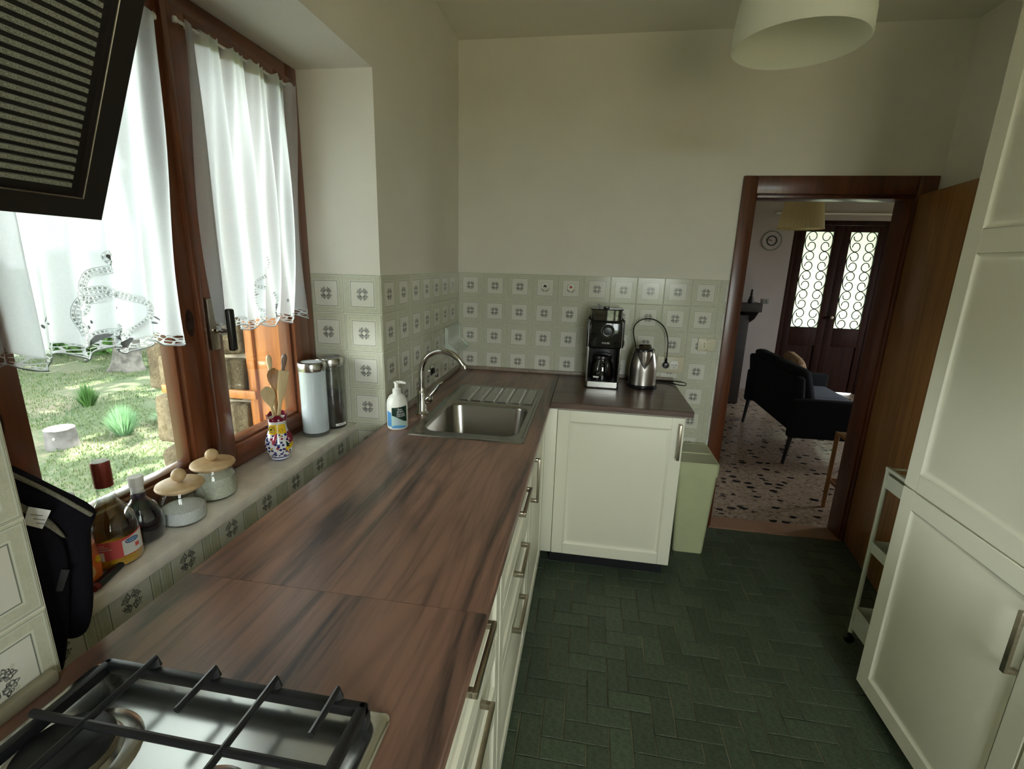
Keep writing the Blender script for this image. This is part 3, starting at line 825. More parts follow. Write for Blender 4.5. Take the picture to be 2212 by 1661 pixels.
# drawer units
def drawer_unit(y0, y1, lab, full=True):
    t = thing('drawer_unit', lab, 'cabinet', (.3, (y0 + y1) / 2, 0), group='cream drawer units below the worktop')
    MB().box(.03, .598, y0 + .001, y1 - .001, .10, H - .029 if full else .78, .001).done('body', M['cab'], t)
    for v0, v1 in ((.680, .876), (.482, .677), (.092, .479)):
        d = panel_front(fx, y0 + .003, y1 - .003, v0, v1, .05).done('drawer', M['cab'], t)
        c = (y0 + y1) / 2
        bar_handle(fx, c - .085, c + .085, v1 - .022, v1 - .008).done('handle', M['nickel'], d)
    MB().box(.53, .55, y0, y1, 0, .10).done('plinth', M['black_m'], t)
drawer_unit(-1.845, -1.246, 'cream three-drawer unit next to the sink cabinet')
drawer_unit(-2.447, -1.848, 'cream three-drawer unit under the worktop joint, next to the hob')
# tall cabinets on the right
fr = front_fn('x-', 1.884)
def tall(y0, y1, lab):
    t = thing('tall_cabinet', lab, 'cabinet', (2.18, (y0 + y1) / 2, 0), group='tall cream cabinets')
    MB().box(1.884, XR - .002, y0 + .001, y1 - .001, .08, 2.275, .001).done('body', M['cab'], t)
    d = panel_front(fr, y0 + .002, y1 - .002, .084, .876, .060).done('door', M['cab'], t)
    bar_handle(fr, y0 + .060, y0 + .074, .628, .80).done('handle', M['nickel'], d)
    d = panel_front(fr, y0 + .002, y1 - .002, .881, 2.272, .060, ((1.622, 1.690),)).done('door', M['cab'], t)
    bar_handle(fr, y0 + .060, y0 + .074, 1.00, 1.17).done('handle', M['nickel'], d)
    MB().box(1.93, 1.95, y0, y1, 0, .08).done('plinth', M['black_m'], t)
tall(-1.785, -1.192, 'tall cream cabinet with framed doors beside the white trolley')
tall(-2.381, -1.788, 'second tall cream cabinet, joined to the one by the trolley')

# ================================================================== SINK, TAP, SOAP
t = thing('sink', 'stainless steel inset sink with one basin and ribbed drainer', 'sink', (.355, -.815, H))
mb = MB(); o0 = rrect(.128, .582, -1.218, -.414, .015); i0 = rrect(HX0 + .005, HX1 - .01, HY0 + .008, HY1 - .004, .06)
def ring(pts, z): return [mb.bm.verts.new((x, y, z)) for x, y in pts]
def bridge(a, b):
    n = len(a)
    for i in range(n): mb.bm.faces.new((a[i], a[(i + 1) % n], b[(i + 1) % n], b[i]))
def inset(pts, d):
    cx = sum(p[0] for p in pts) / len(pts); cy = sum(p[1] for p in pts) / len(pts)
    return [(x + (d if x < cx else -d) * min(1, abs(x - cx) / .1), y + (d if y < cy else -d) * min(1, abs(y - cy) / .1)) for x, y in pts]
rs_ = [ring(o0, H + .0005), ring(inset(o0, .002), H + .004), ring(inset(o0, .010), H + .004), ring(inset(o0, .016), H + .002), ring(inset(i0, -.006), H + .002), ring(i0, H - .001), ring(inset(i0, .004), H - .012), ring(inset(i0, .012), H - .15), ring(inset(i0, .022), H - .166), ring(inset(i0, .05), H - .170)]
for a, b in zip(rs_, rs_[1:]): bridge(a, b)
mb.bm.faces.new(rs_[-1])
basin = mb.done('basin', steel('steel_dark_reflections', (.36, .345, .32), .20), t, angle=50)  # steel colour darkened to stand for dark reflections in the basin
MB().lathe([(.0, 0), (.03, 0), (.042, .002), (.042, .003), (.036, .005), (.034, .002), (.0, .002)], (.36, -.955, H - .171), 28).done('drain', M['chrome'], t)
mb = MB(); prof = []
for k in range(6):
    x = .20 + .062 * k
    prof += [(x, .0055), (x + .040, .0065), (x + .047, .0002), (x + .055, .0002)]
prof = prof[:-2]
mb.prism([(x, -.715, H + .001 + z) for x, z in prof] + [(prof[-1][0], -.715, H - .001), (prof[0][0], -.715, H - .001)], (0, .265, 0))
mb.done('drainer', M['steel'], t)
MB().tube([(.566, -1.16, H + .004), (.566, -.45, H + .004)], .0025, 6).done('rim_bead', M['steel'], t)
t = thing('kitchen_tap', 'chrome swan neck mixer tap beside the sink', 'tap', (.098, -.951, H))
MB().lathe([(.0, 0), (.030, 0), (.030, .004), (.024, .010), (.021, .014), (.021, .085), (.019, .10), (.016, .105), (.016, .118)], (.098, -.951, H), 28).done('body', M['chrome'], t)
neck = [(.098, -.951, H + .115)] + [(.098 + .095 - .095 * math.cos(a), -.951, H + .185 + .095 * math.sin(a)) for a in [PI * i / 16 * .84 for i in range(17)]] + [(.284, -.951, H + .222)]
MB().tube(neck, .0125, 14).done('spout', M['chrome'], t)
MB().lathe([(.0, 0), (.012, 0), (.0145, .002), (.0145, .016), (.012, .018)], (0, 0, 0), 16, Matrix.Translation((.285, -.951, H + .226)) @ Matrix.Rotation(PI - .28, 4, 'Y')).done('aerator', M['chrome'], t)
MB().lathe([(.0, 0), (.019, 0), (.021, .006), (.021, .024), (.014, .032), (0, .034)], (0, 0, 0), 20, Matrix.Translation((.112, -.945, H + .062)) @ Matrix.Rotation(1.2, 4, 'Y')).done('cartridge', M['chrome'], t)
MB().tube(spline([(.125, -.945, H + .072), (.148, -.935, H + .10), (.168, -.925, H + .128), (.185, -.918, H + .138)], 4), [.014, .015, .0155, .016, .016, .016, .015, .015, .014, .013, .012, .011, .008], 12, flat=.6).done('lever', M['chrome'], t)

t = thing('soap_dispenser', 'white pump bottle of liquid soap with blue and green label', 'soap bottle', (.068, -1.148, H), local=True)
MB().lathe([(0, 0), (.034, 0), (.039, .004), (.0405, .012), (.0405, .100), (.038, .115), (.030, .130), (.019, .138), (.016, .140)], n=36).done('bottle', M['white_pl'], t)
pu = MB().lathe([(.0, .138), (.0165, .138), (.0165, .158), (.012, .161), (.008, .162), (.0075, .180), (.011, .182), (.011, .187), (0, .188)], n=24).done('pump', M['white_pl'], t)
a_cam = math.atan2(CAM.y + 1.148, CAM.x - .068)      # direction towards the viewer's side of the bottle
MB().tube([V(0, 0, .184), V(.018 * math.cos(a_cam + 1.45), .018 * math.sin(a_cam + 1.45), .185), V(.036 * math.cos(a_cam + 1.45), .036 * math.sin(a_cam + 1.45), .181)], [.007, .006, .004], 10).done('nozzle', M['white_pl'], pu)
def wrap(R, a0, fn, n, m_, mat, nm, parent):
    """label patch on a cylinder: fn(s) -> (z0, z1) for s in 0..1 across the given angle range"""
    def g(i, j):
        a = a0[0] + (a0[1] - a0[0]) * i; z0_, z1_ = fn(i); return V(R * math.cos(a), R * math.sin(a), z0_ + (z1_ - z0_) * j)
    return MB().grid(g, n, m_).done(nm, mat, parent, normals=True)
R = .0408
wrap(R, (a_cam - .85, a_cam + .95), lambda s: (.014 - .004 * s, .062 + .030 * s * s), 18, 4, M['mint'], 'label', t)
wrap(R + .0002, (a_cam - .55, a_cam + .98), lambda s: (.060 - .026 * (3 * s * s - 2 * s ** 3), .092 + .006 * s), 18, 4, M['dkgreen'], 'label_band', t)
wrap(R + .0002, (a_cam - 1.15, a_cam - .60), lambda s: (.016 + .0 * s, .078 - .006 * s), 8, 4, M['blue'], 'label_side', t)
wrap(R + .0003, (a_cam - .6, a_cam + .9), lambda s: (.010, .013 + .012 * math.sin(PI * s) ** .5 * (1 - .5 * s)), 14, 3, M['blue'], 'label_foot', t)
def on_cyl(R, ac, zc): return lambda c: V((R + c.z) * math.cos(ac + c.x / R), (R + c.z) * math.sin(ac + c.x / R), zc + c.y)
text_mesh('Ever', .010, 'lettering', M['label_w'], t, on_cyl(R + .0005, a_cam + .25, .0855))
text_mesh('green', .011, 'lettering', M['label_w'], t, on_cyl(R + .0005, a_cam + .28, .0775))
text_mesh('SAPONE', .0085, 'lettering', M['label_w'], t, on_cyl(R + .0005, a_cam + .32, .0665))
text_mesh('LIQUIDO', .0085, 'lettering', M['label_w'], t, on_cyl(R + .0005, a_cam + .34, .0590))
fl = MB()
for k in range(9):
    an = k * 2 * PI / 9; q = on_cyl(R + .0007, a_cam - .02, .036)
    fl.poly([q(V(.003 * math.cos(an), .003 * math.sin(an), 0)), q(V(.009 * math.cos(an - .25), .007 * math.sin(an - .25), 0)), q(V(.011 * math.cos(an), .009 * math.sin(an), 0)), q(V(.009 * math.cos(an + .25), .007 * math.sin(an + .25), 0))])
fl.done('printed_flower', plain('lilac_print', (.50, .48, .70), .5), t)

# soap dish tile and wall hook
t = thing('soap_dish', 'pale ceramic soap dish set into the corner tiles', 'soap dish', (.004, -.17, 1.06))
mb = MB()
def dish(i, j):
    y = -.30 + .27 * i; pr2 = [(.006, 1.205), (.020, 1.198), (.016, 1.165), (.022, 1.120), (.055, 1.078), (.072, 1.070), (.072, 1.058), (.006, 1.052)]
    q = j * (len(pr2) - 1); k = min(int(q), len(pr2) - 2); f = q - k; x, zz = pr2[k][0] + (pr2[k + 1][0] - pr2[k][0]) * f, pr2[k][1] + (pr2[k + 1][1] - pr2[k][1]) * f
    e = .0 if .08 < i < .92 else .0; return V(x + e, y, zz)
mb.grid(dish, 6, 14)
for yy in (-.30, -.046): mb.prism([(.004, yy, 1.205), (.022, yy, 1.200), (.024, yy, 1.12), (.074, yy, 1.075), (.074, yy, 1.056), (.004, yy, 1.05)], (0, .016, 0))
mb.done('bowl', plain('celadon_ceramic', (.56, .62, .56), .2), t)
t = thing('suction_hook', 'small black and chrome suction hook on the tiles behind the tap', 'hook', (.004, -.54, 1.009))
rm = Matrix.Translation((.004, -.54, 1.012)) @ Matrix.Rotation(PI / 2, 4, 'Y')
MB().lathe([(0, 0), (.027, 0), (.027, .003), (.020, .007), (0, .008)], n=24, mat=rm).done('disc', M['chrome'], t)
MB().lathe([(0, .007), (.017, .007), (.015, .016), (0, .018)], n=20, mat=rm).done('cap', M['blackgl'], t)
MB().tube([(.018, -.54, 1.0), (.024, -.54, .984), (.036, -.54, .982), (.040, -.54, .992)], .003, 8).done('prong', M['blackgl'], t)

# ================================================================== COFFEE MAKER, KETTLE, SOCKETS
t = thing('coffee_maker', 'tall black filter coffee maker with smoked bean hopper on the worktop', 'coffee maker', (.882, -.20, H), local=True)
w, yf, yb = .090, -.094, .115
MB().box(-w, w, yf + .01, yb, 0, .006, .002).done('foot', M['black'], t)
mb = MB(); mb.prism([(-w + .004, yf + .012, .006), (-w + .012, yf, .006), (w - .012, yf, .006), (w - .004, yf + .012, .006), (w - .004, yb, .006), (-w + .004, yb, .006)], (0, 0, .030))
mb.done('base', M['steel'], t)
MB().box(-w, w, .03, yb, .03, .38, .008, 3).done('back_column', M['black'], t)
MB().box(-w, -w + .010, yf + .012, .04, .030, .36, .004).done('side_frame', M['steel_b'], t)
MB().box(w - .010, w, yf + .012, .04, .030, .36, .004).done('side_frame', M['steel_b'], t)
hd = MB().box(-w + .002, w - .002, yf + .004, yb - .004, .215, .365, .014, 4).done('head', M['blackgl'], t)
for sx in (-1, 1): MB().box(min(sx * w, sx * (w + .008)), max(sx * w, sx * (w + .008)), yf + .02, .05, .222, .37, .003).done('side_panel', M['black'], t)
MB().box(w + .006, w + .012, yf + .02, yf + .06, .235, .262, .002).done('button', M['black_m'], t)
MB().prism([(-.048, yf + .0025, .225), (-.040, yf + .0025, .305), (.040, yf + .0025, .305), (.048, yf + .0025, .225)], (0, -.003, 0)).done('front_plate', M['blackgl'], t)
rf = Matrix.Translation((.010, yf + .002, .312)) @ Matrix.Rotation(PI / 2, 4, 'X')
kn = MB().lathe([(0, 0), (.036, 0), (.036, .006), (.031, .008), (.028, .006), (.022, .006), (.020, .016), (0, .017)], n=32, mat=rf).done('dial', M['black'], t)
MB().tube([rf @ V(.0335 * math.cos(a), .0335 * math.sin(a), .008) for a in [2 * PI * i / 40 for i in range(40)]], .0012, 6, closed=True).done('dial_ring', M['chrome'], kn)
hp = MB(); hp.prism([(x, y, .362) for x, y in rrect(-.082, .082, -.078, .085, .025)], (0, 0, .062)); hp.done('bean_hopper', M['smoke'], t)
MB().prism([(x, y, .420) for x, y in rrect(-.085, .085, -.081, .088, .026)], (0, 0, .006)).done('hopper_lid', M['smoke'], t)
MB().tube([(x, y, .423) for x, y in rrect(-.085, .085, -.081, .088, .026)], .0030, 6, closed=True).done('lid_rim', M['black'], t)
MB().prism([(-.042, -.06, .426), (-.030, -.06, .426), (-.040, -.06, .448), (-.050, -.06, .450)], (0, .02, 0)).done('lid_tab', M['black'], t)
MB().box(-.02, .012, -.07, -.03, .426, .438, .003).done('lid_catch', M['black'], t)
MB().prism([(x, y, .364) for x, y in rrect(-.070, .070, -.066, .075, .02)], (0, 0, .022)).done('coffee_beans', M['coffee'], t)
cf = MB().lathe([(0, .037), (.055, .037), (.062, .045), (.064, .09), (.058, .125), (.045, .150), (.045, .155)], c=(-.005, -.025, 0), n=28).done('carafe', glassy('dark_carafe_glass', (.10, .09, .08), .10, .03, 2.0), t)
MB().lathe([(0, .153), (.050, .153), (.052, .160), (.048, .172), (.02, .178), (0, .178)], c=(-.005, -.025, 0), n=28).done('carafe_lid', M['black'], cf)
MB().tube(spline([(.012, -.084, .150), (.020, -.105, .145), (.022, -.108, .095), (.016, -.090, .062)], 5), .0065, 8).done('carafe_handle', M['black'], cf)
MB().box(-.050, -.020, -.0915, -.0895, .058, .066).done('carafe_print', M['label_w'], cf)
MB().lathe([(0, .036), (.060, .036), (.060, .040), (0, .040)], c=(-.005, -.025, 0), n=28).done('hot_plate', M['black_m'], t)
text_mesh('PHILIPS', .0125, 'lettering', M['label_w'], t, lambda c: V(c.x + .004, yf + .0 - .0008 - c.z, .248 + c.y))

t = thing('electric_kettle', 'brushed steel electric kettle with black lid beside the coffee maker', 'kettle', (1.103, -.185, H), local=True)
MB().lathe([(0, 0), (.080, 0), (.082, .004), (.081, .016), (.076, .020), (0, .020)], n=40).done('base', M['black'], t)
def ket(z): return .074 - .020 * max(0, (z - .10) / .105) ** 1.6 if z > .10 else .0755 - .0015 * (z / .1)
MB().lathe([(.070, .018)] + [(ket(q / 100), q / 100) for q in range(2, 21)] + [(.052, .205)], n=44).done('body', M['steel_b'], t)
MB().lathe([(.0525, .200), (.0535, .208), (.050, .214), (.03, .220), (.0, .222)], n=36).done('lid', M['black'], t)
sp = MB()
def spout(i, j):
    a = -PI / 2 + (i - .5) * 1.25; zz = .205 - j * .085 * (1 - abs(i - .5) * 1.7); r0 = ket(zz); bul = .020 * (1 - j) * (1 - (abs(i - .5) * 2) ** 1.5)
    return V((r0 + .0008 + bul) * math.cos(a), (r0 + .0008 + bul) * math.sin(a), zz)
sp.grid(spout, 16, 8); sp.done('spout', M['steel_b'], t)
sd = MB()
def spout_gap(i, j):
    s_ = -1 if i < .5 else 1
    a = -PI / 2 + (i - .5) * 1.35; zz = .200 - j * .09 * (1 - abs(i - .5) * 1.55); r0 = ket(zz); return V((r0 + .0006) * math.cos(a), (r0 + .0006) * math.sin(a), zz)
sd.grid(spout_gap, 16, 6); sd.done('spout_backing', plain('dark_spout_metal', (.03, .025, .022), .4, metal=.4), t)  # darker sheet on the body, slightly wider than the spout
MB().tube(spline([(.02, .045, .212), (.03, .085, .205), (.034, .108, .16), (.032, .105, .09), (.026, .078, .045)], 5), .011, 10, flat=.7).done('handle', M['black'], t)
MB().lathe([(0, .2215), (.034, .2205), (.036, .226), (.028, .238), (0, .243)], n=28).done('lid_knob', M['smoke'], t)

def socket_plate(name, lab, x0, x1, z0, z1, mat):
    t = thing(name, lab, 'wall socket', ((x0 + x1) / 2, -.006, (z0 + z1) / 2))
    MB().box(x0, x1, -.016, -.004, z0, z1, .004, 3).done('plate', mat, t); return t
t = socket_plate('wall_socket', 'wide ivory double socket behind the kettle with a black plug in it', 1.197, 1.347, .965, 1.062, M['ivory'])
for cx in (1.247, 1.295):
    mm_ = MB().box(cx - .022, cx + .022, -.018, -.0155, .990, 1.036, .003).done('module', M['white_pl'], t)
    for dx, dz in ((-.011, 0), (0, 0), (.011, 0)): MB().box(cx + dx - .0025, cx + dx + .0025, -.0186, -.0178, 1.013 + dz - .002, 1.013 + dz + .002).done('slot', M['black'], mm_)
    MB().box(cx - .002, cx + .002, -.0186, -.0178, .996, 1.000).done('slot', M['black'], mm_)
t = socket_plate('wall_socket', 'small yellowed socket and switch plate by the door frame', 1.413, 1.511, 1.104, 1.178, M['ivory'])
MB().box(1.464, 1.483, -.019, -.0155, 1.124, 1.152, .002).done('switch', M['ivory'], t)
for dz in (-.010, 0, .010): MB().lathe([(0, 0), (.0022, 0), (.0022, .001), (0, .001)], n=10, mat=Matrix.Translation((1.449, -.0158, 1.139 + dz)) @ Matrix.Rotation(PI / 2, 4, 'X')).done('slot', M['black'], t)
for dz in (-.028, .029): MB().lathe([(0, 0), (.0026, 0), (.002, .001), (0, .001)], n=10, mat=Matrix.Translation((1.462, -.0158, 1.140 + dz)) @ Matrix.Rotation(PI / 2, 4, 'X')).done('screw', M['black'], t)
t = thing('power_cord', 'black power cord looping up from the kettle to the socket', 'cord', (1.247, -.04, 1.012))
MB().tube(spline([(1.085, -.075, 1.02), (1.066, -.062, 1.113), (1.045, -.06, 1.208), (1.064, -.06, 1.257), (1.113, -.06, 1.279), (1.168, -.06, 1.269), (1.215, -.06, 1.23), (1.239, -.06, 1.161), (1.243, -.056, 1.085), (1.2445, -.052, 1.055)], 6), .0032, 8).done('cable', M['black'], t)
MB().lathe([(0, 0), (.017, 0), (.019, .004), (.019, .020), (.013, .030), (0, .032)], n=20, mat=Matrix.Translation((1.247, -.018, 1.013)) @ Matrix.Rotation(PI / 2, 4, 'X')).done('plug', M['black'], t)
MB().tube([(1.2445, -.040, 1.03), (1.2445, -.051, 1.058)], [.008, .004], 10).done('strain_relief', M['black'], t)
tag(MB().tube(spline([(.965, -.105, H + .020), (1.02, -.055, H + .006), (1.15, -.030, H + .006), (1.27, -.030, H + .006), (1.325, -.055, H + .010), (1.352, -.110, H + .016), (1.340, -.165, H + .016), (1.315, -.150, H + .012), (1.27, -.085, H + .006), (1.19, -.062, H + .0045), (1.10, -.05, H + .0045)], 6), .003, 8).done('power_cord', M['black'], None, org=(1.1, -.05, H)), 'thin black cord lying in a loop on the worktop end', 'cord')
for k, cx, mt, lab in ((0, .525, M['coffee'], 'tiny cup ornament with dark coffee stuck on a wall tile'), (1, .675, M['redcap'], 'tiny cup ornament with reddish coffee stuck on a wall tile')):
    t = thing('cup_ornament', lab, 'ornament', (cx, -.006, T - .078), group='cup ornaments on the tiles')
    rm = Matrix.Translation((cx, -.004, T - .070)) @ Matrix.Rotation(PI / 2, 4, 'X')
    MB().lathe([(0, 0), (.0215, 0), (.0215, .006), (.018, .010), (0, .009)], n=24, mat=rm).done('saucer', M['white_pl'], t)
    MB().prism([(cx - .0125, -.014, T - .072), (cx + .0125, -.014, T - .072), (cx + .006, -.014, T - .060), (cx - .004, -.014, T - .058)], (0, -.002, 0)).done('coffee', mt, t)
    MB().prism([(cx - .013, -.012, T - .073), (cx + .013, -.012, T - .073), (cx + .008, -.012, T - .090), (cx - .008, -.012, T - .090)], (0, -.008, 0)).done('cup', M['ivory'], t)

# ================================================================== HOB AND HOOD
t = thing('gas_hob', 'stainless steel gas hob with black cast iron pan supports', 'hob', (.30, -2.62, H))
mb = MB()
def hob_ring(ins, z): return [mb.bm.verts.new((x, y, H + z)) for x, y in rrect(.050 + ins, .548 - ins, -2.916 + ins, -2.337 - ins, .012 + ins * .4)]
rr = [hob_ring(0, .0005), hob_ring(.0015, .008), hob_ring(.006, .0105), hob_ring(.018, .0105), hob_ring(.030, .005), hob_ring(.05, .0045)]
for a, b in zip(rr, rr[1:]): bridge(a, b)
mb.bm.faces.new(rr[-1]); mb.done('plate', steel('steel_white_reflection', (.80, .80, .78), .16), t, angle=50)  # plate colour lightened to stand for the white window reflection
def burner(cx, cy, r, nm='burner'):
    b = MB().lathe([(0, 0), (r + .030, 0), (r + .024, .004), (r + .010, .006), (r + .006, .012), (r + .002, .012)], (cx, cy, H + .0045), 44).done(nm, M['steel'], t)
    MB().lathe([(r + .004, .008), (r + .004, .020), (r, .022), (0, .022)], (cx, cy, H + .0045), 44).done('flame_ring', M['nickel'], b)
    MB().lathe([(0, .021), (r + .003, .021), (r + .003, .025), (r - .002, .028), (0, .029)], (cx, cy, H + .0045), 44).done('burner_cap', M['black_m'], b)
burner(.165, -2.478, .050); burner(.372, -2.500, .028); burner(.165, -2.77, .036); burner(.395, -2.77, .036)
def grate(y1, y0):
    """one half of the pan support between y0 (near) and y1 (far)"""
    zt = H + .050; g = MB(); r_ = .0065
    for x0, x1, ya, yb in ((.098, .520, y1 - .014, y1), (.098, .520, y0, y0 + .014), (.098, .112, y0, y1), (.506, .520, y0, y1)):
        g.box(x0, x1, ya, yb, H + .026, H + .044, .004, 2)
    for x in (.103, .515):
        for y in (y0 + .006, y1 - .006): g.box(x - .007, x + .007, y - .007, y + .007, H + .004, H + .03, .003)
    s = g.done('pan_support', M['black_m'], t)
    f = MB(); ym = (y0 + y1) / 2 + .03
    for x in (.181, .379): f.tube([(x, y1 - .002, H + .044), (x, y1 + .001, H + .056), (x, y1 - .03, H + .054), (x, y0 + .03, H + .054), (x, y0 + .002, H + .044)], [.009, .004, .005, .005, .009], 8)
    for x in (.281, .474):
        f.tube([(x, y1 - .002, H + .044), (x, y1 + .001, H + .056), (x, y1 - .03, H + .054), (x, y1 - .068, H + .054)], [.009, .004, .005, .005], 8)
        f.tube([(x, y0 + .002, H + .044), (x, y0 - .001, H + .056), (x, y0 + .03, H + .054), (x, y0 + .068, H + .054)], [.009, .004, .005, .005], 8)
    f.tube([(.100, y1 - .105, H + .053), (.515, y1 - .105, H + .053)], .0055, 8)
    f.done('finger', M['black_m'], s)
grate(-2.356, -2.625); grate(-2.632, -2.898)

t = thing('range_hood', 'dark slanted range hood with slatted metal filter above the hob', 'range hood', (.2, -2.63, 1.596))
u = V(.4117, 0, .9113); n_ = V(.9113, 0, -.4117); Y1, Y0 = -2.330, -2.93; P0 = V(.19, 0, 1.596); LS = .62
def hp_(s, y, d=0): q = P0 + u * s + n_ * d; return V(q.x, y, q.z)
top_ = P0 + u * LS
mb = MB(); mb.prism([(.19 - .012, Y0, 1.602), (top_.x - .012, Y0, top_.z), (.30, Y0, top_.z + .04), (.004, Y0, top_.z + .04), (.004, Y0, 1.66), (.10, Y0, 1.602)], (0, Y1 - Y0, 0))
mb.done('body', M['hoodblk'], t, smooth=False)
def slab(s0, s1, y0, y1, d0, d1, nm, mat, par):
    m_ = MB(); q = [hp_(a, b, c) for a in (s0, s1) for b in (y0, y1) for c in (d0, d1)]
    v = [m_.bm.verts.new(p) for p in q]
    for f in ((0, 1, 3, 2), (4, 6, 7, 5), (0, 4, 5, 1), (2, 3, 7, 6), (0, 2, 6, 4), (1, 5, 7, 3)): m_.bm.faces.new([v[i] for i in f])
    return m_.done(nm, mat, par, smooth=False)
for a in ((0, .024, Y0, Y1), (LS - .024, LS, Y0, Y1), (.024, LS - .024, Y1 - .027, Y1), (.024, LS - .024, Y0, Y0 + .027)): slab(*a, -.012, 0, 'rim', M['hoodblk'], t)
MB().tube([hp_(.024, Y0 + .027, .0006), hp_(.024, Y1 - .027, .0006), hp_(LS - .024, Y1 - .027, .0006), hp_(LS - .024, Y0 + .027, .0006)], .0011, 6, closed=True).done('trim_wire', M['nickel'], t)
fl_ = slab(.024, LS - .024, Y0 + .027, Y1 - .027, -.013, -.008, 'filter', M['hoodblk'], t)
slat = None
for k in range(58):
    s0 = .0335 + .0094 * k
    if slat is None: slat = slab(s0, s0 + .0048, Y0 + .04, Y1 - .038, -.008, -.0035, 'slat', M['filter'], fl_)
    else:
        c = slat.copy(); COL.objects.link(c); c.location = slat.location + u * (.0094 * k)
MB().box(.004, .26, -2.76, -2.50, top_.z + .04, CZ, .002).done('chimney', M['hoodblk'], t)

# ================================================================== WINDOW SILL ITEMS
def jar(loc, r, h, fill, fmat, lab):
    t = thing('storage_jar', lab, 'jar', (*loc, SZ), local=True, group='glass jars with wooden lids')
    MB().lathe([(0, .001), (r - .012, .001), (r - .003, .006), (r, .016), (r, h - .028), (r - .006, h - .014), (r - .010, h - .006), (r - .010, h)], n=40, cap1=False).done('glass', M['vessel'], t)
    mb = MB().lathe([(0, .004), (r - .014, .004), (r - .005, .010), (r - .003, .018), (r - .003, fill * .85), (r * .55, fill * 1.02), (0, fill * 1.08)], n=36); 
    mb.done('contents', fmat, t)
    ld = MB().lathe([(0, h - .008), (r - .012, h - .008), (r - .012, h), (r + .001, h), (r + .003, h + .004), (r + .001, h + .009), (r - .004, h + .0115), (r - .018, h + .013), (0, h + .0135)], n=40).done('lid', M['lightwood'], t)
    MB().lathe([(0, 0)] + [(.0165 * math.sin(PI * k / 12), .0165 - .0165 * math.cos(PI * k / 12)) for k in range(1, 12)] + [(0, .033)], (0, 0, h + .0135), 24).done('knob', M['lightwood'], ld)
    return t
jar((-.208, -1.779), .052, .093, .074, M['sugar'], 'glass jar nearly full of pale grains, wooden ball-knob lid')
jar((-.186, -1.912), .050, .095, .048, M['salt'], 'glass jar half full of white coarse salt, wooden ball-knob lid')
t = thing('vinegar_bottle', 'round black bottle of dark vinegar with white cap on the sill', 'bottle', (-.206, -2.004, SZ), local=True)
MB().lathe([(0, .004), (.020, .004), (.034, .010), (.0395, .034), (.040, .048), (.036, .068), (.0275, .086), (.0272, .088), (0, .088)], n=36).done('liquid', M['vinegar'], t)
MB().lathe([(0, 0), (.022, 0), (.036, .006), (.042, .032), (.0425, .048), (.038, .072), (.029, .090), (.017, .104), (.013, .112), (.013, .130)], n=36, cap1=False).done('glass', M['vessel'], t)
MB().lathe([(.0135, .108), (.0142, .110), (.0142, .120), (.0135, .122)], n=24).done('collar', plain('dark_collar', (.03, .015, .03), .4), t)
MB().lathe([(0, .124), (.0125, .124), (.0125, .138), (.0148, .140), (.0150, .158), (.0135, .161), (0, .161)], n=24).done('cap', M['label_w'], t)
t = thing('liqueur_bottle', 'bulbous clear bottle with red cap and red white label, amber liquor left', 'bottle', (-.196, -2.082, SZ), local=True)
RB = .047
prof = [(0, 0), (.038, 0), (.046, .004), (.047, .020), (.047, .070), (.046, .086), (.040, .108), (.028, .128), (.019, .142), (.0155, .156), (.0148, .185)]
MB().lathe(prof, n=40, cap1=False).done('glass', M['vessel_g'], t)
MB().lathe([(0, .003), (.037, .003), (.044, .006), (.0458, .012), (.0458, .030), (0, .030)], n=36).done('liquor', M['amber'], t)
MB().lathe([(.0162, .176), (.0168, .178), (.0162, .182), (.0168, .186), (.0162, .190), (.0168, .194), (.0166, .228), (.0155, .231), (0, .231)], n=28).done('cap', M['redcap'], t)
MB().lathe([(0, .2312), (.0145, .2312), (.0140, .2322), (0, .2322)], n=24).done('cap_top', M['label_w'], t)
ab = math.atan2(CAM.y + 2.082, CAM.x + .196)
wrap(RB + .0006, (ab - 1.1, ab + 1.25), lambda s: (.026, .068 + .016 * (s - .4) ** 2), 22, 3, M['redlab'], 'label', t)
wrap(RB + .0009, (ab + .22, ab + 1.2), lambda s: (.028, .062 + .010 * s), 12, 3, M['label_w'], 'label_white', t)
MB().tube([on_cyl(RB + .0012, ab + .62, .058)(V(.013 * math.cos(a), .0048 * math.sin(a), 0)) for a in [2 * PI * k / 20 for k in range(20)]], .0010, 6, closed=True).done('label_oval', M['navy'], t)
wrap(RB + .0010, (ab + .42, ab + .82), lambda s: (.0555, .0605), 6, 1, M['blue'], 'label_crest', t)
wrap(RB + .0011, (ab + .72, ab + .92), lambda s: (.038, .047), 6, 1, M['redlab'], 'label_fruit', t)
wrap(RB + .0010, (ab - .85, ab - .45), lambda s: (.026, .046), 6, 1, M['label_w'], 'barcode', t)
for k in range(3): wrap(RB + .0010, (ab - .85, ab - .15 - .12 * k), lambda s: (.050 + .005 * k, .0515 + .005 * k), 6, 1, M['label_w'], 'small_print', t)
t = thing('juice_bottle', 'small bottle with white cap and orange printed label behind the oven mitts', 'bottle', (-.192, -2.163, SZ), local=True)
MB().lathe([(0, 0), (.028, 0), (.033, .005), (.034, .04), (.032, .10), (.024, .13), (.015, .155), (.014, .18)], n=32, cap1=False).done('glass', M['vessel'], t)
MB().lathe([(0, .003), (.027, .003), (.0315, .008), (.0325, .04), (.031, .085), (0, .085)], n=32).done('juice', M['juice'], t)
MB().lathe([(0, .172), (.0165, .172), (.0165, .194), (0, .196)], n=24).done('cap', M['label_w'], t)
aj = math.atan2(CAM.y + 2.163, CAM.x + .192)
wrap(.0346, (aj - .7, aj + 1.3), lambda s: (.012, .055 + .018 * math.sin(PI * s)), 18, 3, M['orange'], 'label', t)
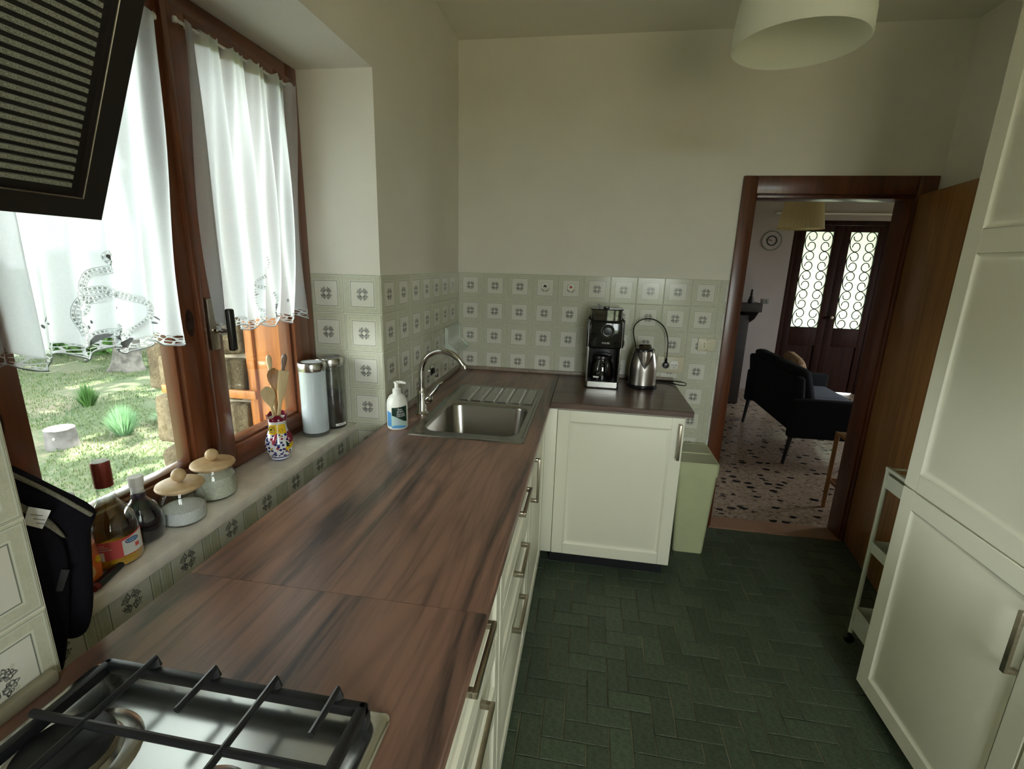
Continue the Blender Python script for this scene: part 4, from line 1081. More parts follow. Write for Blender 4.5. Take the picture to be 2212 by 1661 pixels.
MB().tube([on_cyl(.0352, aj + .30, .034)(V(.011 * math.cos(a), .013 * math.sin(a), 0)) for a in [2 * PI * k / 20 for k in range(20)]], .003, 6, closed=True).done('label_disc', plain('peach_print', (.80, .48, .20), .5), t)
MB().tube([on_cyl(.0352, aj + 1.0, .052)(V(.004 * math.cos(a), .005 * math.sin(a), 0)) for a in [2 * PI * k / 14 for k in range(14)]], .003, 6, closed=True).done('label_spot', M['yellow'], t)
t = thing('gas_lighter', 'short black stick lighter with red tip lying on the sill', 'lighter', (-.151, -2.145, SZ), rz=math.atan2(.066, -.020), local=True)
MB().tube([(-.030, 0, .0085), (.040, 0, .0085)], [.0085, .0085], 14).done('barrel', M['black'], t)
MB().tube([(-.040, 0, .0085), (-.030, 0, .0085)], [.0070, .0082], 14).done('tip', M['redcap'], t)
# rooster jug with utensils
JC = V(-.203, -1.500, SZ); aR = math.atan2(CAM.y - JC.y, CAM.x - JC.x); lat = V(-math.sin(aR), math.cos(aR), 0)
t = thing('rooster_jug', 'painted ceramic rooster jug with blue dots holding wooden spoons', 'jug', JC, local=True)
MB().lathe([(0, 0), (.026, 0), (.029, .003), (.028, .008), (.034, .016), (.041, .032), (.0435, .048), (.041, .066), (.034, .086), (.0285, .102), (.026, .118), (.0265, .132), (.029, .142), (.0265, .142), (.024, .130), (.024, .10), (.03, .06), (.0, .03)], n=44).done('body', M['jug'], t)
def on_jug(r): return lambda a, z: V(r * math.cos(aR + a), r * math.sin(aR + a), z)
mb = MB()
def comb(i, j):
    a = 2 * PI * i; zz = .134 + j * (.018 + .006 * math.sin(5 * a)); r0 = .0285 + .003 * j + .0015 * math.sin(10 * a); return V(r0 * math.cos(a), r0 * math.sin(a), zz)
mb.grid(comb, 60, 3); mb.done('comb', M['maroon'], t)
mb = MB(); mb.grid(lambda i, j: on_jug(.0298 + .0045 * (1 - j))(-.95 + 1.75 * i, .094 + .031 * j), 20, 4); mb.done('face', M['yellow'], t)
for a in (-.55,):
    c = on_jug(.0340)(a, .112); d_ = V(math.cos(aR + a), math.sin(aR + a), 0); rm = Matrix.Translation(c) @ d_.to_track_quat('Z', 'Y').to_matrix().to_4x4()
    e_ = MB().lathe([(0, 0), (.0115, 0), (.0115, .002), (.008, .0035), (0, .0035)], n=20, mat=rm).done('eye', M['yellow'], t)
    MB().tube([rm @ V(.0095 * math.cos(k), .0095 * math.sin(k), .003) for k in [2 * PI * q / 20 for q in range(20)]], .0009, 6, closed=True).done('eye_ring', M['navy'], e_)
    MB().lathe([(0, .003), (.0035, .003), (.003, .005), (0, .005)], n=12, mat=rm).done('pupil', M['dkgreen'], e_)
bk = on_jug(1)(.25, 0); mb = MB(); mb.tube([on_jug(.030)(.25, .108), on_jug(.040)(.25, .107), on_jug(.050)(.25, .104)], [.009, .006, .001], 10, flat=.6); mb.done('beak', M['yellow'], t)
for a, ln in ((-.28, .044), (1.0, .040)):
    mb = MB(); mb.tube([on_jug(.0335)(a + .12, .096), on_jug(.0375)(a, .086), on_jug(.0425)(a - .10, .072), on_jug(.0445)(a - .14, .062)], [.003, .008, .010, .004], 10, flat=.45); mb.done('wattle', M['pinkgl'] if a < 0 else M['maroon'], t)
mb = MB(); mb.grid(lambda i, j: on_jug(.0448 - .002 * abs(j - .5))(.45 + .75 * i, .036 + .016 * j + .010 * i), 10, 4); mb.done('painted_wing', M['yellow'], t)
mb = MB(); mb.grid(lambda i, j: on_jug(.0450 - .004 * j)(.50 + .30 * i, .050 + .020 * j * (1 - i * .5)), 8, 4); mb.done('painted_wing', M['dkgreen'], t)
def utensil(name, lab, a, z_top, depth, mat, kind):
    """wooden tool standing in the jug; a = sideways offset of its top"""
    topv = JC + lat * a + V(math.cos(aR), math.sin(aR), 0) * depth; topv.z = z_top
    bot = JC + lat * (-a * .25) + V(math.cos(aR), math.sin(aR), 0) * (-depth * .3); bot.z = SZ + .062
    ax = (topv - bot).normalized(); Lg = (topv - bot).length; fr_ = V(math.cos(aR), math.sin(aR), 0); sd_ = ax.cross(fr_).normalized(); fr_ = sd_.cross(ax).normalized()
    P = lambda s, w_, d: V(0, 0, 0) + ax * s + sd_ * w_ + fr_ * d
    mb = MB()
    if kind == 'spoon':
        out = [(0, .004), (Lg - .075, .0045), (Lg - .060, .010), (Lg - .040, .0185), (Lg - .022, .0205), (Lg - .008, .015), (Lg, .004)]
    elif kind == 'spatula':
        out = [(0, .005), (Lg - .11, .0055), (Lg - .075, .012), (Lg - .05, .0145), (Lg - .002, .0150), (Lg, .0142)]
    else: out = [(0, .0045), (Lg - .045, .006), (Lg - .03, .0085), (Lg - .012, .0085), (Lg - .003, .005), (Lg, .001)]
    n_s = len(out); prev = None
    rings = []
    for s, w_ in out:
        dd = .0032 if kind != 'handle' else .0045; dish = -.004 if (kind == 'spoon' and w_ > .014) else 0
        rings.append([mb.bm.verts.new(P(s, a_, b_)) for a_, b_ in ((-w_, 0), (-w_ * .6, dd + dish), (0, dd + dish * 1.6), (w_ * .6, dd + dish), (w_, 0), (w_ * .6, -dd), (0, -dd), (-w_ * .6, -dd))])
    for r1, r2 in zip(rings, rings[1:]):
        for k in range(8): mb.bm.faces.new((r1[k], r1[(k + 1) % 8], r2[(k + 1) % 8], r2[k]))
    mb.bm.faces.new(rings[0]); mb.bm.faces.new(rings[-1])
    o = mb.done(name, mat, None, angle=60); o.location = bot; return tag(o, lab, 'utensil')
utensil('wooden_spoon', 'pale wooden spoon leaning far out of the rooster jug', -.022, 1.160, .030, M['spoonwood'], 'spoon')
utensil('wooden_spoon', 'tan wooden spoon standing upright behind the flat spatula', .004, 1.212, -.004, M['rattan'], 'spoon')
utensil('wooden_spatula', 'flat-ended pale wooden spatula in the rooster jug', .033, 1.205, .018, M['spoonwood'], 'spatula')
utensil('wooden_utensil', 'dark brown wooden tool handle sticking up highest from the jug', .041, 1.256, -.014, M['darkspoon'], 'handle')
utensil('wooden_utensil', 'slim pale wooden tool handle at the back of the jug', -.007, 1.254, -.018, M['spoonwood'], 'handle')
def canister(loc, lab, frost, fillmat=None):
    t = thing('tall_canister', lab, 'canister', (*loc, SZ), local=True, group='tall glass canisters with steel lids')
    R_, h = .048, .255
    MB().lathe([(0, 0), (R_ - .004, 0), (R_, .003), (R_, .022), (R_ - .001, h)], n=44, cap1=False).done('glass', M['vessel'], t)
    if frost: MB().lathe([(0, .016), (R_ - .002, .016), (R_ - .001, .020), (R_ - .001, h - .002), (0, h - .002)], n=44).done('frosted_wall', M['frost'], t)
    else:
        MB().lathe([(0, .010), (R_ - .003, .010), (R_ - .002, .10), (R_ - .002, .135), (R_ * .3, .150), (0, .152)], n=40).done('contents', M['coffee'], t)
        MB().lathe([(R_ - .0015, .012), (R_ - .0015, h - .002)], n=44, cap0=False, cap1=False).done('smoked_wall', glassy('smoky_frosted_glass', (.66, .66, .58), .12, .25, 2.0), t)
        ac = math.atan2(CAM.y - loc[1], CAM.x - loc[0]); wrap(R_ + .0006, (ac + .10, ac + 1.1), lambda s: (.012, .022), 10, 1, M['label_w'], 'label', t)
        wrap(R_ + .0009, (ac + .3, ac + .85), lambda s: (.0155, .0185), 8, 1, M['print_g'], 'label_print', t)
    ld = MB().lathe([(R_ - .004, h - .004), (R_ + .002, h - .004), (R_ + .003, h), (R_ + .003, h + .024), (R_ + .001, h + .027), (R_ - .010, h + .028), (R_ - .012, h + .024)], n=44, cap0=False, cap1=False).done('lid', M['steel'], t)
    MB().lathe([(0, h + .022), (R_ - .011, h + .024), (R_ - .011, h + .026), (0, h + .026)], n=36).done('lid_window', M['frost'] if frost else M['print_g'], ld)
canister((-.213, -1.262), 'tall canister of white frosted glass with steel lid on the sill', True)
canister((-.196, -1.160), 'tall smoky canister half full of dark coffee by the tiled jamb', False)

# ------------------------------------------------------------------ oven mitts on the near jamb
MC = V(-.055, -2.262, 0); nn_ = V(MC.x - CAM.x, MC.y - CAM.y, 0).normalized(); lt = V(nn_.y, -nn_.x, 0)
def mitt(name, lab, outline, off, thick, tagged):
    t = thing(name, lab, 'oven mitt', (MC.x, MC.y, .86), local=True)
    pts = spline(outline + [outline[0]], 4)[:-1]
    o = V(0, 0, -.86) - nn_ * off
    MB().puffy([(p.x, p.y) for p in pts], o, lt, V(0, 0, 1), thick).done('padding', M['mitt'], t, angle=70)
    return t, o
t, o = mitt('oven_mitt', 'padded black oven mitt with its cuff edge out, hanging by the window', [(-.075, 1.252), (-.053, 1.238), (-.010, 1.188), (.036, 1.128), (.026, 1.092), (.018, 1.02), (.008, .945), (-.008, .901), (-.034, .903), (-.060, .95), (-.085, 1.10)], 0, .034, False)
MB().tube(spline([o + lt * a + V(0, 0, b) - nn_ * .012 for a, b in ((-.055, 1.228), (-.012, 1.178), (.030, 1.122))], 5), .0035, 8).done('cuff_piping', M['lining'], t)
MB().tube([o + lt * -.075 + V(0, 0, 1.245), o + lt * -.085 + V(0, 0, 1.275), o + lt * -.075 + V(0, 0, 1.28)], .003, 8).done('hanging_loop', M['mitt'], t)
t, o = mitt('oven_mitt', 'black oven mitt with grey lining and white care tag showing', [(-.085, 1.200), (-.054, 1.177), (-.033, 1.145), (-.010, 1.098), (-.014, 1.014), (-.036, .896), (-.049, .859), (-.064, .880), (-.085, 1.00), (-.095, 1.12)], .026, .030, True)
MB().puffy([(p.x, p.y) for p in spline([(-.062, 1.196), (-.040, 1.168), (-.018, 1.135), (-.006, 1.098), (-.020, 1.118), (-.040, 1.145), (-.062, 1.175), (-.062, 1.196)], 3)[:-1]], V(0, 0, -.86) - nn_ * .024, lt, V(0, 0, 1), .012).done('lining', M['lining'], t, angle=70)
tg = MB().puffy([(-.039, 1.176), (-.016, 1.161), (-.030, 1.134), (-.049, 1.150)], V(0, 0, -.86) - nn_ * .044, lt, V(0, 0, 1), .0012).done('care_tag', M['label_w'], t)
for k in range(3): MB().tube([V(0, 0, -.86) - nn_ * .0452 + lt * (-.039 + .002 * k) + V(0, 0, 1.163 - .008 * k), V(0, 0, -.86) - nn_ * .0452 + lt * (-.026 + .001 * k) + V(0, 0, 1.156 - .008 * k)], .0006, 4).done('tag_print', M['print_g'], tg)
MB().puffy([(-.020, 1.055), (-.010, 1.050), (-.024, 1.016), (-.032, 1.020)], V(0, 0, -.86) - nn_ * .0415, lt, V(0, 0, 1), .001).done('woven_badge', plain('dark_badge', (.02, .02, .018), .9), t)
t = thing('wall_hook', 'small peg hook on the window jamb behind the oven mitts', 'hook', (-.115, NN, 1.27))
MB().box(-.13, -.10, NN, NN + .010, 1.255, 1.295, .002).done('back_plate', M['win'], t)
MB().tube([(-.115, NN + .008, 1.27), (-.115, NN + .03, 1.272), (-.115, NN + .036, 1.285)], .004, 8).done('peg', M['nickel'], t)

# ================================================================== CURTAINS
def curtain(y0t, y1t, y0b, y1b, zt, zb, seed, lab, motif, leaves, nfold):
    rs2 = random.Random(seed); ph = [rs2.uniform(0, 6.28) for _ in range(4)]
    t = thing('cafe_curtain', lab, 'curtain', (-.25, (y0t + y1t) / 2, zt), group='white linen cafe curtains')
    def surf(i, j, off=0.0):                      # i across 0..1, j down 0..1
        ya, yb_ = y0t + (y1t - y0t) * i, y0b + (y1b - y0b) * i
        jj = min(1, j); y = ya + (yb_ - ya) * jj + .006 * math.sin(6 * i + 3 * j + ph[0]) * j
        amp = .010 + .009 * jj
        x = -.248 + amp * math.sin(2 * PI * nfold * (i + .035 * math.sin(4 * j + ph[1])) + ph[2]) + .5 * amp * math.sin(2 * PI * nfold * 1.9 * i + ph[3]) + .004 * math.sin(2 * PI * nfold * 3.3 * i + ph[0]) * (1 - jj) ** 3
        z = zt + (zb - zt) * j + (.010 * math.sin(2 * PI * 4.2 * i + ph[1]) * max(0, j - .8) / .2 if j > .8 else 0)
        if j < .03: z += .004 * math.sin(2 * PI * 17 * i)
        return V(x + off, y, z)
    MB().grid(lambda i, j: surf(i, j), 150, 40).done('cloth', M['curtain'], t, angle=180, normals=False)
    MB().grid(lambda i, j: surf(i, 1.0 + .036 * j, .0003), 150, 3, uv=True).done('lace_hem', M['lace_hem'], t, angle=180, normals=False)
    MB().tube([surf(i / 80, 1.037, .0005) + V(0, 0, .0015 * math.sin(i * 1.1)) for i in range(81)], .0012, 6).done('hem_cord', M['stitch'], t)
    def at_yz(y, z, off):
        j = (z - zt) / (zb - zt); ya, yb_ = y0t + (y0b - y0t) * min(1, j), y1t + (y1b - y1t) * min(1, j); return surf((y - ya) / (yb_ - ya), j, off)
    e = None
    for path, w_ in motif:
        pts = [at_yz(p.x, p.y, .0025) for p in spline(path, 7)]
        mb = MB().ribbon(pts, (1, 0, 0), w_, .0085); q = mb.done('cutwork_scroll', M['lace_lad'], t, normals=False)
    for (y, z, a, s_) in leaves:
        pts = [(y + s_ * math.cos(a) * math.cos(k) - .4 * s_ * math.sin(a) * math.sin(k), z + s_ * math.sin(a) * math.cos(k) + .4 * s_ * math.cos(a) * math.sin(k)) for k in [2 * PI * q / 10 for q in range(10)]]
        mb = MB(); mb.poly([at_yz(p, q, .002) for p, q in pts]); mb.done('stitched_leaf', M['stitch'], t, normals=False)
    MB().tube([(-.256, y0t - .012, zt - .004), (-.256, y1t + .012, zt - .004)], .004, 8).done('rod', M['white_pl'], t)
    for yy in (y0t - .012, y1t + .012): MB().lathe([(0, 0), (.0065, .002), (.0075, .008), (.005, .014), (0, .015)], n=12, mat=Matrix.Translation((-.256, yy, zt - .012))).done('rod_end', M['white_pl'], t)
    for yy in (y0t + .03, y1t - .03): MB().box(-.268, -.256, yy - .003, yy + .003, zt - .008, zt).done('bracket', M['white_pl'], t)
mL = [([(-1.928, 1.575), (-1.945, 1.562), (-1.965, 1.552), (-1.962, 1.538), (-1.940, 1.530)], .013), ([(-1.932, 1.528), (-1.976, 1.518), (-2.000, 1.494), (-1.996, 1.478), (-1.972, 1.478), (-1.966, 1.466), (-1.985, 1.458), (-2.004, 1.466)], .017),
      ([(-2.000, 1.470), (-2.020, 1.472), (-2.046, 1.458), (-2.052, 1.424), (-2.038, 1.392), (-2.007, 1.378), (-1.975, 1.382), (-1.95, 1.372)], .017), ([(-2.035, 1.462), (-2.022, 1.448), (-2.010, 1.438), (-1.995, 1.442), (-1.992, 1.456)], .012),
      ([(-1.925, 1.472), (-1.892, 1.456), (-1.880, 1.428), (-1.895, 1.400), (-1.925, 1.378)], .017), ([(-1.955, 1.372), (-1.962, 1.395), (-1.948, 1.408), (-1.935, 1.400), (-1.928, 1.378)], .013)]
lL = [(-1.99, 1.372, .3, .018), (-1.955, 1.365, -.4, .018), (-1.92, 1.366, .5, .018), (-1.94, 1.35, 1.2, .014), (-2.015, 1.41, .2, .006), (-1.998, 1.405, -.9, .007), (-1.990, 1.412, 1.9, .005), (-1.945, 1.447, .9, .006), (-1.955, 1.437, 0, .006), (-1.935, 1.44, 2, .006),
      (-1.85, 1.40, .8, .006), (-1.838, 1.405, -.6, .006), (-1.845, 1.392, .2, .007), (-2.085, 1.425, .7, .006), (-2.078, 1.412, -.5, .006), (-2.095, 1.415, 2.1, .006), (-1.945, 1.552, .8, .015), (-1.955, 1.545, 2.4, .012)]
curtain(-2.225, -1.738, -2.225, -1.795, 2.098, 1.372, 5, 'white linen cafe curtain with cutwork lace scrolls beside the hood', mL, lL, 5.5)
mR = [([(-1.413, 1.56), (-1.405, 1.54), (-1.416, 1.52)], .012), ([(-1.420, 1.520), (-1.455, 1.507), (-1.488, 1.474), (-1.470, 1.458), (-1.447, 1.455)], .014), ([(-1.49, 1.46), (-1.495, 1.42), (-1.488, 1.39), (-1.455, 1.372)], .012), ([(-1.405, 1.45), (-1.395, 1.42), (-1.41, 1.39), (-1.40, 1.365)], .014)]
lR = [(-1.36, 1.42, .4, .006), (-1.345, 1.43, -.5, .005), (-1.33, 1.42, 1.4, .006), (-1.40, 1.40, 1.2, .010), (-1.405, 1.375, 1.6, .012), (-1.49, 1.44, .1, .005)]
curtain(-1.650, -1.196, -1.668, -1.236, 2.118, 1.375, 9, 'narrower white linen cafe curtain by the tiled jamb, lace motif lost in its folds', mR, lR, 5.0)

# ================================================================== PENDANT, BIN, TROLLEY
t = thing('pendant_lamp', 'white opal bell-shaped pendant lamp hanging from the ceiling', 'pendant lamp', (1.297, -1.285, 2.15), local=True)
pr_ = [(.167, 0), (.166, .05), (.158, .11), (.140, .165), (.105, .205), (.060, .225), (.028, .232)]
MB().lathe(pr_ + [(r - .004, z - .003) for r, z in reversed(pr_)], n=56, cap0=False, cap1=False).done('shade', M['shade'], t, angle=60)
MB().lathe([(0, .228), (.028, .228), (.026, .26), (.012, .28), (.006, .285)], n=24).done('cap', M['white_pl'], t)
MB().tube([(0, 0, .28), (0, 0, CZ - 2.15)], .003, 8).done('cord', M['white_pl'], t)
MB().lathe([(0, CZ - 2.15 - .03), (.045, CZ - 2.15 - .025), (.05, CZ - 2.15)], n=28).done('ceiling_rose', M['white_pl'], t)
MB().lathe([(0, .08), (.02, .083), (.03, .10), (.028, .125), (.015, .15), (.013, .23), (0, .23)], n=24).done('bulb', M['frost'], t)

t = thing('waste_bin', 'pale green plastic waste bin with hinged lid between cabinet and door', 'bin', (1.43, -.19, 0))
mb = MB(); r0, r1 = rrect(1.345, 1.507, -.325, -.055, .02), rrect(1.322, 1.526, -.345, -.03, .022)
a = [mb.bm.verts.new((x, y, .001)) for x, y in r0]; b = [mb.bm.verts.new((x, y, .485)) for x, y in r1]; bridge(a, b); mb.bm.faces.new(a); mb.bm.faces.new(b); mb.done('body', M['bin'], t)
mb = MB(); l0, l1, l2, l3 = [[mb.bm.verts.new((x, y, z)) for x, y in rrect(1.317 + i, 1.531 - i, -.35 + i, -.025 - i, .022)] for i, z in ((0, .478), (0, .545), (.006, .552), (.012, .548))]
for p, q in ((l0, l1), (l1, l2), (l2, l3)): bridge(p, q)
mb.bm.faces.new(l0); mb.done('rim', M['bin'], t)
mb = MB(); mb.bm.faces.new([mb.bm.verts.new((x, y, .5485)) for x, y in rrect(1.329, 1.519, -.338, -.037, .02)]); ld = mb.done('lid', M['bin_lid'], t)
MB().box(1.331, 1.517, -.20, -.185, .5485, .5545, .002).done('lid_ridge', M['bin'], ld)

t = thing('utility_trolley', 'white metal three-tier trolley squeezed in next to the tall cabinet', 'trolley', (2.13, -1.03, 0))
x0, x1, y0, y1 = 1.985, 2.27, -1.175, -.885
for y in (y0, y1 - .016):
    MB().tube([(x0 + .009, y + .008, .055), (x0 + .009, y + .008, .815), (x1 - .009, y + .008, .815), (x1 - .009, y + .008, .055)], .009, 10).done('side_frame', M['white_metal'], t)
for x in (x0, x1 - .016): MB().box(x + .001, x + .015, y0, y1, .808, .822, .002).done('handle_bar', M['white_metal'], t)
for z0_, hgt in ((.738, .055), (.452, .045), (.080, .10)):
    mb = MB(); mb.box(x0 + .01, x1 - .01, y0 + .01, y1 - .01, z0_, z0_ + .004)
    for q in ((x0 + .006, x0 + .010, y0 + .01, y1 - .01), (x1 - .010, x1 - .006, y0 + .01, y1 - .01), (x0 + .01, x1 - .01, y0 + .006, y0 + .010), (x0 + .01, x1 - .01, y1 - .010, y1 - .006)): mb.box(*q, z0_, z0_ + hgt)
    mb.done('tray', M['white_metal'], t, smooth=False)
for x in (x0 + .009, x1 - .009):
    for y in (y0 + .008, y1 - .008):
        MB().lathe([(0, -.008), (.018, -.008), (.020, -.005), (.020, .005), (.018, .008), (0, .008)], n=20, mat=Matrix.Translation((x, y, .021)) @ Matrix.Rotation(PI / 2, 4, 'X')).tube([(x, y, .03), (x, y, .06)], .006, 8).done('castor', M['black'], t)

# ================================================================== LIVING ROOM
ed = struct_empty('door_2')
def framed(y0, y1, x0, x1, z0, z1, w_, name, mat, par): return members([(x0, x0 + w_, y0, y1, z0, z1), (x1 - w_, x1, y0, y1, z0, z1), (x0 + w_, x1 - w_, y0, y1, z1 - w_, z1), (x0 + w_, x1 - w_, y0, y1, z0, z0 + w_)], name, mat, par, .003)
members([(3.256, 3.315, 3.93, 4.0, 0, 2.183), (4.311, 4.370, 3.93, 4.0, 0, 2.183), (3.315, 4.311, 3.93, 4.0, 2.13, 2.183)], 'door_lining', M['entry'], ed)
for gx0, gx1, x0, x1 in ((3.412, 3.738, 3.318, 3.828), (3.930, 4.240, 3.832, 4.308)):
    lf = members([(x0, gx0, 3.94, 3.985, .01, 2.128), (gx1, x1, 3.94, 3.985, .01, 2.128), (gx0, gx1, 3.94, 3.985, 2.055, 2.128), (gx0, gx1, 3.94, 3.985, .62, .858)], 'door_leaf', M['entry'], ed)
    MB().box(gx0, gx1, 3.955, 3.975, .01, .62).done('door_panel', M['entry'], lf)
    MB().box(gx0, gx1, 3.962, 3.967, .858, 2.055).done('glass', M['obscured'], lf, smooth=False)
    gr = MB(); wd = (gx1 - gx0) / 2; hh = (2.055 - .858) / 5
    for r in range(5):
        zc = .858 + hh * (r + .5)
        for sx in (-1, 1):
            for sz in (-1, 1):
                pts = []
                for k in range(26):                 # C-scroll: spiral of shrinking radius
                    an = k / 25 * 3.9; R1 = wd * .49 * (1 - .30 * (k / 25)); R2 = hh * .50 * (1 - .30 * (k / 25))
                    cxx, czz = (gx0 + gx1) / 2 + sx * wd * .5, zc
                    ang = an
                    rad = 1 - .62 * (k / 25) ** .8
                    ox = cxx + sx * (wd * .48) * math.cos(ang) * (1 if k < 11 else rad / (1 - .62 * (11 / 25) ** .8)) 
                    t_ = k / 25
                    # outer quarter then inward curl
                    if t_ < .45:
                        a_ = t_ / .45 * PI / 2; px_, pz_ = sx * wd * .48 * math.cos(a_), sz * hh * .49 * math.sin(a_)
                    else:
                        a_ = (t_ - .45) / .55 * PI * 1.55 + PI / 2; q_ = hh * .245 * (1 - .28 * (t_ - .45) / .55)
                        px_, pz_ = sx * q_ * math.cos(a_) * .9, sz * (hh * .49 - hh * .245 + q_ * math.sin(a_))
                    pts.append((cxx + px_, 3.938, zc + pz_))
                gr.tube(pts, .0062, 5)
    gr.box(gx0, gx1, 3.936, 3.942, .858, .862).box(gx0, gx1, 3.936, 3.942, 2.051, 2.055)
    gr.done('iron_scroll', M['iron'], lf)
MB().lathe([(0, 0), (.016, 0), (.012, .03), (.022, .045), (.018, .062), (0, .065)], n=18, mat=Matrix.Translation((3.862, 3.94, 1.0)) @ Matrix.Rotation(PI / 2, 4, 'X')).done('door_knob', M['nickel'], ed)
t = thing('wall_clock', 'round glass wall clock with dark centre ring in the next room', 'clock', (3.006, 3.89, 1.93))
rm = Matrix.Translation((3.006, 3.895, 1.93)) @ Matrix.Rotation(PI / 2, 4, 'X')
MB().lathe([(0, 0), (.112, 0), (.112, .006), (0, .006)], n=40, mat=rm).done('face', M['plaster_in'], t)
MB().tube([rm @ V(.115 * math.cos(k), .115 * math.sin(k), .006) for k in [2 * PI * q / 40 for q in range(40)]], .006, 8, closed=True).done('rim', M['clockrim'], t)
MB().tube([rm @ V(.056 * math.cos(k), .056 * math.sin(k), .010) for k in [2 * PI * q / 32 for q in range(32)]], .007, 8, closed=True).done('centre_ring', M['iron'], t)
MB().tube([rm @ V(0, 0, .010), rm @ V(-.030, .012, .010)], .003, 6).done('hour_hand', M['iron'], t)
MB().tube([rm @ V(0, 0, .012), rm @ V(-.072, .010, .012)], .002, 6).done('minute_hand', M['iron'], t)
t = thing('light_switch', 'small grey switch plate on the far wall under the clock', 'switch', (3.04, 3.895, 1.174))
MB().box(2.995, 3.085, 3.888, 3.899, 1.142, 1.206, .003).done('plate', M['clockrim'], t)
for k in (-1, 1): MB().box(3.04 + k * .018 - .012, 3.04 + k * .018 + .012, 3.884, 3.889, 1.158, 1.190, .002).done('rocker', M['print_g'], t)
t = thing('pleated_lamp', 'pleated beige lampshade hanging in the next room', 'pendant lamp', (2.40, 1.45, 1.89), local=True)
mb = MB(); N_ = 120
def pleat(i, j): a = 2 * PI * i; r = (.165 - .042 * j) + .0022 * math.sin(60 * a); return V(r * math.cos(a), r * math.sin(a), .26 * j)
mb.grid(pleat, 240, 2); mb.done('shade', M['shade2'], t, angle=180)
MB().tube([(.165 * math.cos(k), .165 * math.sin(k), 0) for k in [2 * PI * q / 40 for q in range(40)]], .003, 6, closed=True).done('shade_ring', M['shade2'], t)
MB().tube([(0, 0, .10), (0, 0, CZ - 1.89)], .004, 8).done('cord', M['print_g'], t)
MB().tube([(-.122, 0, .258), (.122, 0, .258)], .002, 6).done('spider', M['nickel'], t)

t = thing('sofa', 'dark charcoal two-seat sofa on slim black legs seen from behind', 'sofa', (2.85, 1.75, 0))
def rot_slab(c0, c1, h0, h1, y0, y1, lean, nm, mat, r=.03):
    mb = MB(); mb.box(c0, c1, y0, y1, h0, h1, r, 3)
    for v in mb.bm.verts: v.co.x -= (v.co.z - h0) * lean
    return mb.done(nm, mat, t)
rot_slab(2.50, 2.60, .26, .74, 1.20, 2.34, .12, 'backrest', M['sofa'])
rot_slab(2.52, 3.20, .24, .32, 1.20, 2.34, 0, 'seat_base', M['sofa'])
for yy in (1.16, 2.30): rot_slab(2.46, 3.22, .235, .565, yy, yy + .075, 0, 'armrest', M['sofa'], .02)
for k in range(2):
    y0 = 1.245 + k * .525; MB().box(2.62, 3.20, y0, y0 + .515, .32, .45, .04, 3).done('seat_cushion', M['sofa_seat'], t)
    mb = MB(); mb.box(2.56, 2.70, y0, y0 + .515, .45, .80, .05, 3)
    for v in mb.bm.verts: v.co.x -= (v.co.z - .45) * .30
    mb.done('back_cushion', M['sofa'], t)
for x, y, dx in ((2.50, 1.20, -.035), (2.50, 2.32, -.03), (3.16, 1.20, .03), (3.16, 2.32, .03)):
    MB().tube([(x, y, .26), (x + dx, y - .01, .0)], [.020, .013], 10).done('leg', M['black_m'], t)
t = thing('scatter_cushion', 'tan patterned scatter cushion on the dark sofa', 'cushion', (2.72, 1.84, .47), local=True)
MB().puffy([(p[0], p[1]) for p in rrect(-.20, .20, -.20, .20, .05, 4)], (0, 0, .16), (.12, .99, .05), (-.30, 0, .95), .14).done('cover', M['cushion'], t, angle=70)
MB().tube([V(0, 0, .16) + V(.12, .99, .05) * p[0] + V(-.30, 0, .95) * p[1] for p in rrect(-.20, .20, -.20, .20, .05, 4)], .004, 6, closed=True).done('piping', M['cushion'], t)
t = thing('bamboo_stool', 'small bamboo stool or side table just past the doorway', 'stool', (2.64, .28, 0))
for x in (2.462, 2.80):
    for y in (.10, .44): MB().tube([(x, y, 0), (x, y, .18), (x, y, .54)], [.014, .015, .014], 10).done('leg', M['rattan'], t)
for z in (.20, .53):
    for p, q in (((2.462, .10, z), (2.462, .44, z)), ((2.80, .10, z), (2.80, .44, z)), ((2.462, .10, z), (2.80, .10, z)), ((2.462, .44, z), (2.80, .44, z))): MB().tube([p, q], .012, 10).done('rail', M['rattan'], t)
for k in range(7): MB().box(2.474, 2.79, .115 + .046 * k, .155 + .046 * k, .532, .542, .003).done('seat_slat', M['rattan'], t)
t = thing('fireplace', 'dark wooden mantel with slanted white chimney hood in the next room', 'fireplace', (2.45, 3.35, 0))
MB().box(2.10, 2.62, 3.05, 3.88, 0, 1.06, .01).done('pier', M['mantel'], t)
MB().box(2.05, 2.72, 2.98, 3.88, 1.10, 1.20, .01).done('mantel_beam', M['mantel'], t)
MB().prism([(2.56, 3.10, 1.10), (2.70, 3.02, 1.10), (2.66, 3.02, 1.02), (2.60, 3.10, .94)], (0, .70, 0)).done('bracket', M['mantel'], t)
mb = MB(); mb.prism([(2.10, 3.10, 1.20), (2.66, 3.10, 1.20), (2.45, 3.10, 2.10), (2.40, 3.10, CZ - .002), (2.10, 3.10, CZ - .002)], (0, .78, 0)); mb.done('hood', M['plaster_in'], t, smooth=False)
t = thing('mantel_figurine', 'small dark figurine standing on the mantel beam', 'figurine', (2.60, 3.04, 1.20), local=True)
MB().lathe([(0, 0), (.03, 0), (.034, .02), (.022, .06), (.012, .09), (.016, .105), (.010, .125), (0, .128)], n=18).done('body', M['mantel'], t)
MB().lathe([(0, .12), (.012, .126), (.014, .140), (.008, .152), (0, .154)], n=14).done('head', M['mantel'], t)

